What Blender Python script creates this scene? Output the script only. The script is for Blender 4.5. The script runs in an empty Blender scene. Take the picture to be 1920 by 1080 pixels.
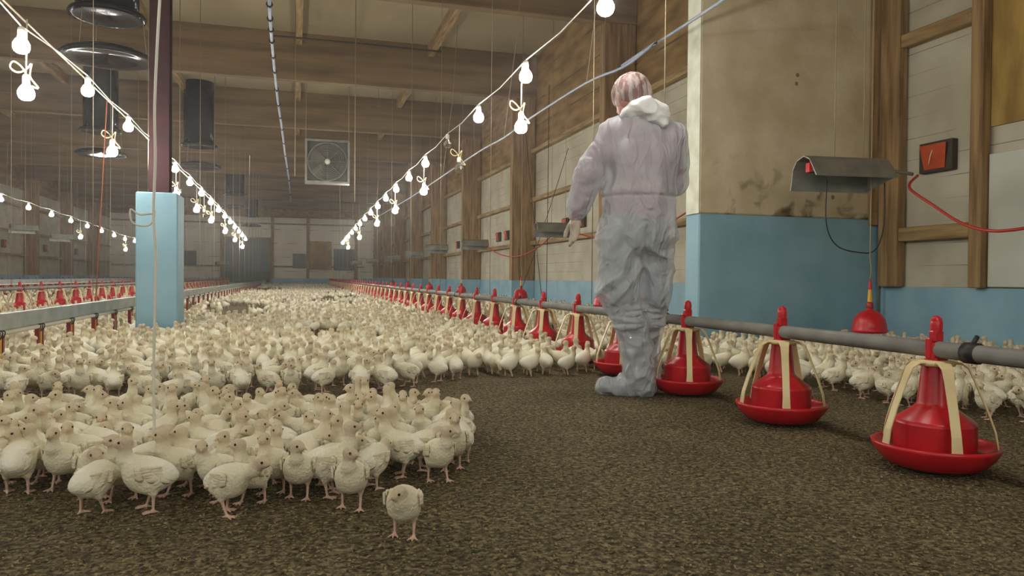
import bpy, math, random
import numpy as np
from mathutils import Vector, Matrix, noise as mnoise
random.seed(11); RS = np.random.RandomState(5)
C = bpy.context.scene.collection
PI = math.pi
# ---------------------------------------------------------------- camera
F = 1400.0
VPX, HORY = 554.0, 518.0
TH = math.atan((960 - VPX) / F)
SN, CN = math.sin(TH), math.cos(TH)
CAMH = 0.65
ROLL = math.radians(0.5)
PITCH = math.atan((540 - (HORY + math.tan(ROLL) * (960 - VPX))) / F)
cam_d = bpy.data.cameras.new('camera'); cam = bpy.data.objects.new('camera', cam_d); C.objects.link(cam)
cam_d.sensor_width = 36.0; cam_d.lens = 36.0 * F / 1920.0; cam_d.clip_end = 200; cam_d.clip_start = 0.02
fwd = Vector((SN * math.cos(PITCH), CN * math.cos(PITCH), -math.sin(PITCH)))
rgt = Vector((CN, -SN, 0.0)); upv = rgt.cross(fwd)
r2 = rgt * math.cos(ROLL) + upv * math.sin(ROLL)
u2 = upv * math.cos(ROLL) - rgt * math.sin(ROLL)
cam.matrix_world = Matrix(((r2.x, u2.x, -fwd.x, 0), (r2.y, u2.y, -fwd.y, 0), (r2.z, u2.z, -fwd.z, CAMH), (0, 0, 0, 1)))
bpy.context.scene.camera = cam
def ray(px, py):
    return (fwd + r2 * ((px - 960) / F) + u2 * ((540 - py) / F))
def ground(px, py, z=0.0):
    d = ray(px, py); t = (z - CAMH) / d.z
    return (d.x * t, d.y * t)
def project(x, y, z):
    v = Vector((x, y, z - CAMH)); w = v.dot(fwd)
    if w < 0.05: return None
    return (960 + F * v.dot(r2) / w, 540 - F * v.dot(u2) / w, w)
# ---------------------------------------------------------------- world, exposure
sc = bpy.context.scene
W = bpy.data.worlds.new('world'); sc.world = W; W.use_nodes = True
W.node_tree.nodes['Background'].inputs[0].default_value = (0.05, 0.055, 0.06, 1)
W.node_tree.nodes['Background'].inputs[1].default_value = 0.3
sc.view_settings.view_transform = 'Standard'; sc.view_settings.look = 'None'
sc.view_settings.exposure = 1.42; sc.view_settings.gamma = 1.0; sc.view_settings.use_curve_mapping = False
sc.cycles.use_denoising = True
sc.cycles.max_bounces = 5; sc.cycles.diffuse_bounces = 3; sc.cycles.glossy_bounces = 2
sc.cycles.transparent_max_bounces = 8; sc.cycles.transmission_bounces = 3
sc.cycles.sample_clamp_indirect = 4.0
BULB_POWER = 95.0
# ---------------------------------------------------------------- materials
def srgb(r, g, b):
    f = lambda c: (c / 12.92 if c <= 0.04045 else ((c + 0.055) / 1.055) ** 2.4)
    return (f(r / 255), f(g / 255), f(b / 255), 1)
def mat(name, col, rough=0.6, col2=None, scale=8.0, stretch=(1, 1, 1), bump=0.0, bscale=None, metal=0.0, detail=4, lo=0.35, hi=0.65, attr=None, spec=0.5, coat=0.0, trans=0.0):
    m = bpy.data.materials.new(name); m.use_nodes = True
    nt = m.node_tree; N = nt.nodes; L = nt.links; b = N['Principled BSDF']
    b.inputs['Roughness'].default_value = rough; b.inputs['Metallic'].default_value = metal
    b.inputs['Specular IOR Level'].default_value = spec
    b.inputs['Coat Weight'].default_value = coat
    b.inputs['Base Color'].default_value = col
    tc = N.new('ShaderNodeTexCoord'); mp = N.new('ShaderNodeMapping'); mp.inputs['Scale'].default_value = stretch
    L.new(tc.outputs['Object'], mp.inputs[0])
    src = None
    if attr:
        a = N.new('ShaderNodeAttribute'); a.attribute_name = attr; src = a.outputs['Color']
        L.new(src, b.inputs['Base Color'])
    if col2:
        n = N.new('ShaderNodeTexNoise'); n.inputs['Scale'].default_value = scale; n.inputs['Detail'].default_value = detail
        L.new(mp.outputs[0], n.inputs['Vector'])
        mr = N.new('ShaderNodeMapRange'); mr.inputs[1].default_value = lo; mr.inputs[2].default_value = hi
        L.new(n.outputs[0], mr.inputs[0])
        mx = N.new('ShaderNodeMix'); mx.data_type = 'RGBA'
        L.new(mr.outputs[0], mx.inputs[0]); mx.inputs[6].default_value = col; mx.inputs[7].default_value = col2
        L.new(mx.outputs[2], b.inputs['Base Color']); src = mx.outputs[2]
    if bump:
        n2 = N.new('ShaderNodeTexNoise'); n2.inputs['Scale'].default_value = bscale or scale * 3; n2.inputs['Detail'].default_value = 5
        L.new(mp.outputs[0], n2.inputs['Vector'])
        bp = N.new('ShaderNodeBump'); bp.inputs['Strength'].default_value = min(bump, 1); bp.inputs['Distance'].default_value = 0.01 * max(bump, 1)
        L.new(n2.outputs[0], bp.inputs['Height']); L.new(bp.outputs[0], b.inputs['Normal'])
    if trans:
        tr = N.new('ShaderNodeBsdfTransparent'); ms = N.new('ShaderNodeMixShader'); out = N['Material Output']
        ms.inputs[0].default_value = trans
        L.new(b.outputs[0], ms.inputs[1]); L.new(tr.outputs[0], ms.inputs[2]); L.new(ms.outputs[0], out.inputs[0])
    return m
def lines_over(m, axis, period, width, col, amount=1.0, warp=0.0):
    """thin joint lines every `period` metres along an axis, mixed over the base colour"""
    nt = m.node_tree; N = nt.nodes; L = nt.links; b = N['Principled BSDF']
    tc = N.new('ShaderNodeTexCoord'); sp = N.new('ShaderNodeSeparateXYZ'); L.new(tc.outputs['Object'], sp.inputs[0])
    v = sp.outputs[axis]
    md = N.new('ShaderNodeMath'); md.operation = 'PINGPONG'; md.inputs[1].default_value = period / 2; L.new(v, md.inputs[0])
    lt = N.new('ShaderNodeMath'); lt.operation = 'LESS_THAN'; lt.inputs[1].default_value = width / 2; L.new(md.outputs[0], lt.inputs[0])
    n = N.new('ShaderNodeTexNoise'); n.inputs['Scale'].default_value = 1.3; L.new(tc.outputs['Object'], n.inputs['Vector'])
    mr = N.new('ShaderNodeMapRange'); mr.inputs[1].default_value = .4; mr.inputs[2].default_value = .6; mr.inputs[4].default_value = amount
    L.new(n.outputs[0], mr.inputs[0])
    mu = N.new('ShaderNodeMath'); mu.operation = 'MULTIPLY'; L.new(lt.outputs[0], mu.inputs[0]); L.new(mr.outputs[0], mu.inputs[1])
    mx = N.new('ShaderNodeMix'); mx.data_type = 'RGBA'; L.new(mu.outputs[0], mx.inputs[0]); mx.inputs[7].default_value = col
    old = b.inputs['Base Color'].links
    if old: L.new(old[0].from_socket, mx.inputs[6])
    else: mx.inputs[6].default_value = b.inputs['Base Color'].default_value
    L.new(mx.outputs[2], b.inputs['Base Color'])
    return m
M = {}
M['litter'] = mat('litter', srgb(122, 112, 84), 0.95, srgb(76, 68, 50), 55, bump=2.2, bscale=75, lo=.38, hi=.62, spec=0.15)
def litter_nodes():
    m = M['litter']; nt = m.node_tree; N = nt.nodes; L = nt.links; b = N['Principled BSDF']
    tc = N.new('ShaderNodeTexCoord')
    vo = N.new('ShaderNodeTexVoronoi'); vo.inputs['Scale'].default_value = 95; L.new(tc.outputs['Object'], vo.inputs['Vector'])
    hs = N.new('ShaderNodeMapRange'); hs.inputs[1].default_value = 0; hs.inputs[2].default_value = 1; hs.inputs[3].default_value = 0.5; hs.inputs[4].default_value = 1.55
    sp = N.new('ShaderNodeSeparateColor'); L.new(vo.outputs['Color'], sp.inputs[0]); L.new(sp.outputs[0], hs.inputs[0])
    big = N.new('ShaderNodeTexNoise'); big.inputs['Scale'].default_value = 2.2; big.inputs['Detail'].default_value = 6; L.new(tc.outputs['Object'], big.inputs['Vector'])
    bm = N.new('ShaderNodeMapRange'); bm.inputs[1].default_value = .3; bm.inputs[2].default_value = .7; bm.inputs[3].default_value = .8; bm.inputs[4].default_value = 1.2
    L.new(big.outputs[0], bm.inputs[0])
    mm = N.new('ShaderNodeMath'); mm.operation = 'MULTIPLY'; L.new(hs.outputs[0], mm.inputs[0]); L.new(bm.outputs[0], mm.inputs[1])
    old = b.inputs['Base Color'].links[0].from_socket
    vm = N.new('ShaderNodeVectorMath'); vm.operation = 'SCALE'; L.new(old, vm.inputs[0]); L.new(mm.outputs[0], vm.inputs['Scale'])
    L.new(vm.outputs[0], b.inputs['Base Color'])
litter_nodes()
M['chip'] = mat('litter_chip', srgb(158, 144, 106), 0.9, srgb(70, 58, 40), 60, spec=.1)
M['wood'] = mat('timber', srgb(164, 134, 92), 0.75, srgb(118, 92, 58), 3.0, (6, 6, 0.5), bump=.3, bscale=12)
M['wood_h'] = mat('timber_rail', srgb(172, 146, 100), 0.75, srgb(124, 98, 62), 3.0, (6, .5, 6), bump=.3, bscale=12)
M['beam'] = mat('beam_timber', srgb(134, 110, 76), 0.8, srgb(104, 84, 56), 1.4, (.35, 3, 4), bump=.3, bscale=8)
M['ply'] = mat('plywood', srgb(158, 128, 80), 0.8, srgb(116, 90, 54), 1.6, (2, .8, 3), bump=.2, bscale=6)
lines_over(M['ply'], 2, 0.62, 0.03, srgb(84, 64, 38), .9)
M['ply2'] = mat('plywood_sheet', srgb(176, 146, 76), 0.7, srgb(132, 104, 48), 2.2, (1, 3, .8), bump=.1)
M['board'] = mat('white_board', srgb(196, 192, 172), 0.7, srgb(176, 170, 148), 2.0)
lines_over(M['board'], 2, 0.2, 0.007, srgb(98, 90, 68), .8)
M['board_back'] = mat('white_board_back', srgb(232, 228, 212), 0.75, srgb(212, 206, 188), .8)
lines_over(M['board_back'], 2, 1.0, 0.05, srgb(140, 126, 98), .8)
M['panel_white'] = mat('white_panel', srgb(206, 210, 200), 0.5, srgb(192, 196, 184), 1.5)
M['blue'] = mat('blue_paint', srgb(150, 188, 204), 0.6, srgb(134, 174, 192), 3.0, bump=.15, bscale=20)
M['blue_pillar'] = mat('blue_pillar_paint', srgb(136, 174, 190), 0.6, srgb(122, 162, 178), 2.5, bump=.2, bscale=16)
M['plaster'] = mat('plaster', srgb(208, 196, 166), 0.85, srgb(184, 168, 134), 2.4, bump=.4, bscale=14, detail=7)
def plaster_nodes():
    m = M['plaster']; nt = m.node_tree; N = nt.nodes; L = nt.links; b = N['Principled BSDF']
    tc = N.new('ShaderNodeTexCoord'); sp = N.new('ShaderNodeSeparateXYZ'); L.new(tc.outputs['Object'], sp.inputs[0])
    z = N.new('ShaderNodeMapRange'); z.inputs[1].default_value = 1.95; z.inputs[2].default_value = 1.35; L.new(sp.outputs[2], z.inputs[0])
    n = N.new('ShaderNodeTexNoise'); n.inputs['Scale'].default_value = 4.5; n.inputs['Detail'].default_value = 8; n.inputs['Distortion'].default_value = .6
    L.new(tc.outputs['Object'], n.inputs['Vector'])
    mr = N.new('ShaderNodeMapRange'); mr.inputs[1].default_value = .52; mr.inputs[2].default_value = .68; L.new(n.outputs[0], mr.inputs[0])
    mu = N.new('ShaderNodeMath'); mu.operation = 'MULTIPLY'; L.new(z.outputs[0], mu.inputs[0]); L.new(mr.outputs[0], mu.inputs[1])
    vo = N.new('ShaderNodeTexVoronoi'); vo.inputs['Scale'].default_value = 3.2; L.new(tc.outputs['Object'], vo.inputs['Vector'])
    lt = N.new('ShaderNodeMath'); lt.operation = 'LESS_THAN'; lt.inputs[1].default_value = .07; L.new(vo.outputs['Distance'], lt.inputs[0])
    mxx = N.new('ShaderNodeMath'); mxx.operation = 'MAXIMUM'; L.new(mu.outputs[0], mxx.inputs[0])
    l2 = N.new('ShaderNodeMath'); l2.operation = 'MULTIPLY'; l2.inputs[1].default_value = .8; L.new(lt.outputs[0], l2.inputs[0]); L.new(l2.outputs[0], mxx.inputs[1])
    old = b.inputs['Base Color'].links[0].from_socket
    mx = N.new('ShaderNodeMix'); mx.data_type = 'RGBA'; L.new(mxx.outputs[0], mx.inputs[0]); L.new(old, mx.inputs[6]); mx.inputs[7].default_value = srgb(96, 82, 58)
    L.new(mx.outputs[2], b.inputs['Base Color'])
plaster_nodes()
M['whitewash'] = mat('whitewash', srgb(226, 230, 214), 0.8, srgb(204, 206, 186), 6, bump=.2)
M['ceiling'] = mat('ceiling_board', srgb(166, 152, 122), 0.85, srgb(150, 136, 106), .8, (1, .4, 1))
M['maroon'] = mat('maroon_steel', srgb(66, 36, 40), 0.6, srgb(52, 30, 34), 6, spec=.2)
M['black'] = mat('black_plastic', srgb(16, 17, 22), 0.10, srgb(22, 22, 28), 4, spec=.12)
M['darkopen'] = mat('dark_glass', srgb(48, 54, 60), 0.3)
M['green'] = mat('green_panel', srgb(62, 96, 62), 0.7)
M['galv'] = mat('galvanised', srgb(150, 150, 140), 0.5, srgb(128, 128, 120), 8, (1, .3, 1), metal=.4)
M['pipe'] = mat('grey_pipe', srgb(134, 134, 128), 0.45, srgb(118, 118, 112), 10)
M['alu'] = mat('rail_metal', srgb(168, 176, 172), 0.4, srgb(144, 152, 148), 6, metal=.35)
M['red'] = mat('red_plastic', srgb(196, 30, 40), 0.32, srgb(176, 24, 34), 6, spec=.5)
M['darkred'] = mat('dark_red_plastic', srgb(156, 26, 36), 0.4, srgb(132, 22, 30), 6)
M['cream'] = mat('cream_plastic', srgb(222, 206, 156), 0.45, srgb(208, 188, 138), 8)
M['yellow'] = mat('yellow_plastic', srgb(214, 172, 50), 0.45)
M['feed'] = mat('feed', srgb(150, 118, 72), 0.95, srgb(108, 82, 48), 120, bump=1, bscale=150)
M['rubber'] = mat('black_rubber', srgb(30, 30, 30), 0.5)
M['redhose'] = mat('red_hose', srgb(178, 50, 34), 0.4)
M['whitecable'] = mat('white_cable', srgb(214, 214, 200), 0.5)
M['rope'] = mat('cream_rope', srgb(226, 206, 160), 0.8)
M['redcord'] = mat('red_cord', srgb(170, 96, 66), 0.7)
M['wire'] = mat('thin_wire', srgb(150, 138, 112), 0.5)
M['bluecable'] = mat('blue_grey_cable', srgb(132, 148, 170), 0.45, srgb(160, 168, 180), 3)
M['orange'] = mat('orange_board', srgb(196, 84, 44), 0.7, srgb(176, 70, 36), 6)
M['boxdark'] = mat('inlet_frame', srgb(66, 60, 48), 0.7)
M['fanbox'] = mat('fan_housing', srgb(146, 146, 136), 0.5, srgb(120, 120, 110), 5, metal=.2)
M['fandark'] = mat('fan_blade', srgb(96, 96, 84), 0.5, metal=.3)
M['socket'] = mat('lamp_socket', srgb(232, 232, 222), 0.4)
M['chick'] = mat('poult_down', srgb(226, 214, 170), 0.9, attr='Col', bump=.55, bscale=130, spec=.1)
M['chick_far'] = mat('poult_down_far', srgb(226, 214, 170), 0.95, attr='Col', spec=.05)
M['feather'] = mat('white_feather', srgb(236, 230, 206), 0.85, srgb(220, 210, 178), 60, (1, .15, 1), bump=.6, bscale=160, spec=.15)
M['beak'] = mat('beak_horn', srgb(206, 170, 140), 0.5)
M['eye'] = mat('eye_black', srgb(14, 12, 12), 0.1, spec=.8)
M['skin'] = mat('skin', srgb(206, 148, 128), 0.55, srgb(190, 126, 108), 14)
M['hair'] = mat('hair', srgb(132, 78, 74), 0.7, srgb(80, 60, 54), 30, (1, 1, .2))
M['shirt'] = mat('pink_shirt', srgb(180, 106, 136), 0.85, srgb(156, 86, 116), 6)
M['trousers'] = mat('grey_trousers', srgb(128, 132, 136), 0.85, srgb(108, 112, 116), 6)
M['suit'] = mat('white_coverall', srgb(204, 212, 220), 0.55, srgb(192, 200, 208), 9, bump=.12, bscale=30, trans=.42)
def crease_bump(m, sc_, dist, strength=1.0, stretch=(1, 1, 1)):
    nt = m.node_tree; N = nt.nodes; L = nt.links; b = N['Principled BSDF']
    tc = N.new('ShaderNodeTexCoord'); mp = N.new('ShaderNodeMapping'); mp.inputs['Scale'].default_value = stretch; L.new(tc.outputs['Object'], mp.inputs[0])
    n = N.new('ShaderNodeTexNoise'); n.inputs['Scale'].default_value = sc_; n.inputs['Detail'].default_value = 2.5; n.inputs['Distortion'].default_value = 1.2; n.inputs['Roughness'].default_value = .45
    L.new(mp.outputs[0], n.inputs['Vector'])
    a = N.new('ShaderNodeMath'); a.operation = 'SUBTRACT'; a.inputs[1].default_value = .5; L.new(n.outputs[0], a.inputs[0])
    c = N.new('ShaderNodeMath'); c.operation = 'ABSOLUTE'; L.new(a.outputs[0], c.inputs[0])
    d_ = N.new('ShaderNodeMapRange'); d_.inputs[1].default_value = 0; d_.inputs[2].default_value = .12; d_.inputs[3].default_value = 1; d_.inputs[4].default_value = 0; L.new(c.outputs[0], d_.inputs[0])
    bp = N.new('ShaderNodeBump'); bp.inputs['Strength'].default_value = strength; bp.inputs['Distance'].default_value = dist
    L.new(d_.outputs[0], bp.inputs['Height']); L.new(bp.outputs[0], b.inputs['Normal'])
crease_bump(M['suit'], 7, .008, .75, (1.2, 1.2, .5))
M['hood'] = mat('white_hood', srgb(232, 234, 234), 0.6, srgb(220, 222, 222), 9, bump=.3, bscale=30, trans=.05)
M['net'] = mat('pleated_net', srgb(216, 208, 204), 0.6, srgb(158, 126, 122), 3.4, (9, 9, .5), lo=.44, hi=.54, trans=.55)
M['plasticfilm'] = mat('clear_film', srgb(214, 220, 226), 0.12, spec=.9, trans=.5)
crease_bump(M['plasticfilm'], 9, .008, .8, (1, 1, .5)); M['plasticfilm'].node_tree.nodes['Principled BSDF'].inputs['Roughness'].default_value = .1
M['glove'] = mat('latex_glove', srgb(190, 178, 160), 0.5, srgb(172, 158, 140), 12, bump=.2)
M['boot'] = mat('grey_boot', srgb(132, 140, 150), 0.5, srgb(92, 102, 114), 6)
def emis(name, col, s):
    m = bpy.data.materials.new(name); m.use_nodes = True; N = m.node_tree.nodes
    b = N['Principled BSDF']; b.inputs['Base Color'].default_value = (.9, .9, .9, 1)
    b.inputs['Emission Color'].default_value = col; b.inputs['Emission Strength'].default_value = s
    return m
M['bulb'] = emis('lit_bulb_glass', (1.0, 0.945, 0.86, 1), BULB_POWER)
M['redglow'] = emis('heater_glow', (1.0, 0.05, 0.04, 1), 0.05); M['redglow'].node_tree.nodes['Principled BSDF'].inputs['Base Color'].default_value = srgb(170, 20, 24)
gl = bpy.data.materials.new('clear_glass'); gl.use_nodes = True
g = gl.node_tree.nodes['Principled BSDF']; g.inputs['Base Color'].default_value = (.95, .95, .92, 1); g.inputs['Roughness'].default_value = .03
g.inputs['Transmission Weight'].default_value = 1.0; g.inputs['IOR'].default_value = 1.3
M['glass'] = gl
# ---------------------------------------------------------------- mesh helpers
class MB:
    def __init__(s): s.v = []; s.f = []; s.m = []; s.sm = []
    def add(s, vs, fs, mi=0, smooth=False):
        o = len(s.v); s.v.extend([tuple(v) for v in vs]); s.f.extend([tuple(i + o for i in f) for f in fs])
        s.m.extend([mi] * len(fs)); s.sm.extend([smooth] * len(fs)); return s
    def box(s, x0, x1, y0, y1, z0, z1, mi=0):
        vs = [(x, y, z) for z in (z0, z1) for y in (y0, y1) for x in (x0, x1)]
        return s.add(vs, [(0, 2, 3, 1), (4, 5, 7, 6), (0, 1, 5, 4), (2, 6, 7, 3), (0, 4, 6, 2), (1, 3, 7, 5)], mi)
    def bbox(s, x0, x1, y0, y1, z0, z1, c=.006, mi=0):
        """box with chamfered long (vertical) edges and top"""
        pts = [(x0 + c, y0), (x1 - c, y0), (x1, y0 + c), (x1, y1 - c), (x1 - c, y1), (x0 + c, y1), (x0, y1 - c), (x0, y0 + c)]
        cx, cy = (x0 + x1) / 2, (y0 + y1) / 2
        ins = [(cx + (x - cx) * (1 - 2 * c / max(x1 - x0, 1e-6)), cy + (y - cy) * (1 - 2 * c / max(y1 - y0, 1e-6))) for x, y in pts]
        rings = [[(x, y, z0) for x, y in ins], [(x, y, z0 + c) for x, y in pts], [(x, y, z1 - c) for x, y in pts], [(x, y, z1) for x, y in ins]]
        return s.loft(rings, mi, False)
    def loft(s, rings, mi=0, smooth=True, close=True, cap=True):
        n = len(rings[0]); vs = [p for r in rings for p in r]; fs = []
        for i in range(len(rings) - 1):
            for j in range(n if close else n - 1):
                k = (j + 1) % n
                fs.append((i * n + j, i * n + k, (i + 1) * n + k, (i + 1) * n + j))
        if cap:
            fs.append(tuple(reversed(range(n)))); fs.append(tuple((len(rings) - 1) * n + j for j in range(n)))
        return s.add(vs, fs, mi, smooth)
    def lathe(s, prof, n=24, mi=0, c=(0, 0, 0), smooth=True, cap=False):
        return s.loft([[(c[0] + r * math.cos(2 * PI * j / n), c[1] + r * math.sin(2 * PI * j / n), c[2] + z) for j in range(n)] for r, z in prof], mi, smooth, True, cap)
    def tube(s, pts, r, n=6, mi=0, cap=True, flat=None):
        pts = [Vector(p) for p in pts]; rs = r if isinstance(r, (list, tuple)) else [r] * len(pts)
        rings = []; prev = None
        for i, p in enumerate(pts):
            d = (pts[min(i + 1, len(pts) - 1)] - pts[max(i - 1, 0)]).normalized()
            if prev is None:
                a = Vector((0, 0, 1)) if abs(d.z) < .9 else Vector((1, 0, 0)); u = d.cross(a).normalized()
            else:
                u = (prev - d * prev.dot(d)).normalized()
            prev = u; w = d.cross(u)
            rings.append([tuple(p + (u * math.cos(2 * PI * j / n) + w * math.sin(2 * PI * j / n)) * rs[i]) for j in range(n)])
        return s.loft(rings, mi, True, True, cap)
    def strip(s, pts, widths, thick, wdir, mi=0):
        """flat bar swept along pts, wide along wdir"""
        pts = [Vector(p) for p in pts]; wd = Vector(wdir).normalized(); rings = []
        for i, p in enumerate(pts):
            d = (pts[min(i + 1, len(pts) - 1)] - pts[max(i - 1, 0)]).normalized(); nn = d.cross(wd).normalized()
            w = widths[i] / 2; t = thick / 2
            rings.append([tuple(p + wd * a * w + nn * b * t) for a, b in ((-1, -.6), (-.85, -1), (.85, -1), (1, -.6), (1, .6), (.85, 1), (-.85, 1), (-1, .6))])
        return s.loft(rings, mi, False)
    def sphere(s, c, r, n=12, m=8, mi=0, sc=(1, 1, 1)):
        prof = [(max(math.sin(PI * i / m), 1e-4) * r, -math.cos(PI * i / m) * r) for i in range(m + 1)]
        rings = [[(c[0] + q * math.cos(2 * PI * j / n) * sc[0], c[1] + q * math.sin(2 * PI * j / n) * sc[1], c[2] + z * sc[2]) for j in range(n)] for q, z in prof]
        return s.loft(rings, mi, True, True, False)
    def mesh(s, name, mats):
        me = bpy.data.meshes.new(name); me.from_pydata(s.v, [], s.f); me.update()
        for m in (mats if isinstance(mats, (list, tuple)) else [mats]): me.materials.append(m)
        me.polygons.foreach_set('material_index', s.m); me.polygons.foreach_set('use_smooth', s.sm)
        return me
    def build(s, name, mats, parent=None, loc=None, rz=None):
        return link(name, s.mesh(name, mats), parent, loc, rz)
def link(name, me, parent=None, loc=None, rz=None):
    o = bpy.data.objects.new(name, me); C.objects.link(o)
    if parent: o.parent = parent
    if loc: o.location = loc
    if rz is not None: o.rotation_euler = (0, 0, rz)
    return o
def tag(o, label, cat, group=None, kind=None):
    o['label'] = label; o['category'] = cat
    if group: o['group'] = group
    if kind: o['kind'] = kind
    return o
def empty(name, loc=(0, 0, 0), rz=0):
    o = bpy.data.objects.new(name, None); C.objects.link(o); o.location = loc; o.rotation_euler = (0, 0, rz); o.empty_display_size = .05; return o
def struct(o): o['kind'] = 'structure'; return o
def copy_tree(o, parent=None):
    c = o.copy(); C.objects.link(c)
    if parent: c.parent = parent
    for ch in KIDS.get(o.name, []): copy_tree(ch, c)
    return c
KIDS = {}
def fix_kids(root):
    """record children lists for fast copying"""
    for ch in root.children: KIDS.setdefault(root.name, []).append(ch); fix_kids(ch)
def smooth(pts, n=5):
    P = [Vector(p) for p in pts]; out = []
    for i in range(len(P) - 1):
        p0, p1, p2, p3 = P[max(i - 1, 0)], P[i], P[i + 1], P[min(i + 2, len(P) - 1)]
        for k in range(n):
            t = k / n; out.append(.5 * ((2 * p1) + (p2 - p0) * t + (2 * p0 - 5 * p1 + 4 * p2 - p3) * t * t + (3 * p1 - p0 - 3 * p2 + p3) * t ** 3))
    return out + [P[-1]]
def ordinal(n):
    w = ['zeroth', 'first', 'second', 'third', 'fourth', 'fifth', 'sixth', 'seventh', 'eighth', 'ninth', 'tenth', 'eleventh', 'twelfth', 'thirteenth', 'fourteenth', 'fifteenth', 'sixteenth', 'seventeenth', 'eighteenth', 'nineteenth']
    t = {20: 'twent', 30: 'thirt', 40: 'fort', 50: 'fift', 60: 'sixt'}
    if n < 20: return w[n]
    a, b = n // 10 * 10, n % 10
    return t[a] + ('ieth' if b == 0 else 'y-' + w[b])
# signed-distance modelling: smooth union of tapered limbs and ellipsoids, then surface nets
def surfnet(Fg, org, h):
    nx, ny, nz = Fg.shape; S = Fg < 0
    acc = np.zeros((nx - 1, ny - 1, nz - 1, 3)); cnt = np.zeros((nx - 1, ny - 1, nz - 1))
    quads = []
    for ax in range(3):
        sl0 = [slice(None)] * 3; sl1 = [slice(None)] * 3; sl0[ax] = slice(0, -1); sl1[ax] = slice(1, None)
        f0, f1 = Fg[tuple(sl0)], Fg[tuple(sl1)]; ch = S[tuple(sl0)] != S[tuple(sl1)]
        idx = np.argwhere(ch)
        if not len(idx): continue
        a = f0[ch]; b = f1[ch]; t = a / (a - b); pos = idx.astype(float); pos[:, ax] += t
        o1, o2 = [k for k in range(3) if k != ax]
        ok = (idx[:, o1] > 0) & (idx[:, o2] > 0) & (idx[:, o1] < Fg.shape[o1] - 1) & (idx[:, o2] < Fg.shape[o2] - 1)
        idx = idx[ok]; pos = pos[ok]; neg = a[ok] < 0
        cells = []
        for d1, d2 in ((0, 0), (1, 0), (1, 1), (0, 1)):
            c = idx.copy(); c[:, o1] -= d1; c[:, o2] -= d2
            np.add.at(acc, (c[:, 0], c[:, 1], c[:, 2]), pos); np.add.at(cnt, (c[:, 0], c[:, 1], c[:, 2]), 1)
            cells.append(np.ravel_multi_index((c[:, 0], c[:, 1], c[:, 2]), cnt.shape))
        q = np.stack(cells, 1)
        flip = neg if ax != 1 else ~neg
        q[flip] = q[flip][:, ::-1]
        quads.append(q)
    Q = np.concatenate(quads)[:, ::-1]
    used, inv = np.unique(Q.ravel(), return_inverse=True)
    V = acc.reshape(-1, 3)[used] / cnt.ravel()[used][:, None]
    V = V * h + np.array(org)
    Q = inv.reshape(-1, 4)
    # orientation check by signed volume
    a, b, c = V[Q[:, 0]], V[Q[:, 1]], V[Q[:, 2]]
    if np.einsum('ij,ij->i', a, np.cross(b, c)).sum() < 0: Q = Q[:, ::-1]
    return V, Q
def sdf_mesh(prims, h, k=0.02, pad=0.02):
    """prims: ('c', a, ra, b, rb[,k]) tapered limb; ('e', centre, radii, rotmatrix|None[,k]) ellipsoid; ('-e'...) carves"""
    lo = np.array([1e9] * 3); hi = -lo; B = []
    for p in prims:
        if p[0] == 'c':
            a, b = np.array(p[1]), np.array(p[3]); r = max(p[2], p[4]); l, u = np.minimum(a, b) - r, np.maximum(a, b) + r
        else:
            c = np.array(p[1]); r = max(p[2]); l, u = c - r, c + r
        B.append((l, u)); lo = np.minimum(lo, l); hi = np.maximum(hi, u)
    lo = lo - pad - 2 * h; hi = hi + pad + 2 * h; n = np.ceil((hi - lo) / h).astype(int) + 1
    G = np.full(n, 0.2, np.float32)
    for p, (l, u) in zip(prims, B):
        kk = p[5] if p[0] == 'c' and len(p) > 5 else (p[4] if p[0] != 'c' and len(p) > 4 else k)
        m = kk + 3 * h
        i0 = np.maximum(np.floor((l - m - lo) / h).astype(int), 0); i1 = np.minimum(np.ceil((u + m - lo) / h).astype(int) + 1, n)
        X, Y, Z = np.meshgrid(*[np.arange(i0[q], i1[q]) * h + lo[q] for q in range(3)], indexing='ij')
        P = np.stack([X, Y, Z], -1)
        if p[0] == 'c':
            a, b = np.array(p[1]), np.array(p[3]); d = b - a; t = np.clip(((P - a) @ d) / max(d @ d, 1e-12), 0, 1)
            D = np.linalg.norm(P - (a + t[..., None] * d), axis=-1) - (p[2] + t * (p[4] - p[2]))
        else:
            q = P - np.array(p[1])
            if p[3] is not None: q = q @ np.array(p[3])
            R = np.array(p[2]); k0 = np.linalg.norm(q / R, axis=-1); k1 = np.linalg.norm(q / (R * R), axis=-1)
            D = k0 * (k0 - 1) / np.maximum(k1, 1e-9)
        s_ = tuple(slice(i0[q], i1[q]) for q in range(3)); g0 = G[s_]
        if p[0] == '-e': G[s_] = np.maximum(g0, -D)
        else:
            hh = np.clip(0.5 + 0.5 * (D - g0) / kk, 0, 1); G[s_] = (D * (1 - hh) + g0 * hh - kk * hh * (1 - hh))
    return surfnet(G, lo, h)
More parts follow.
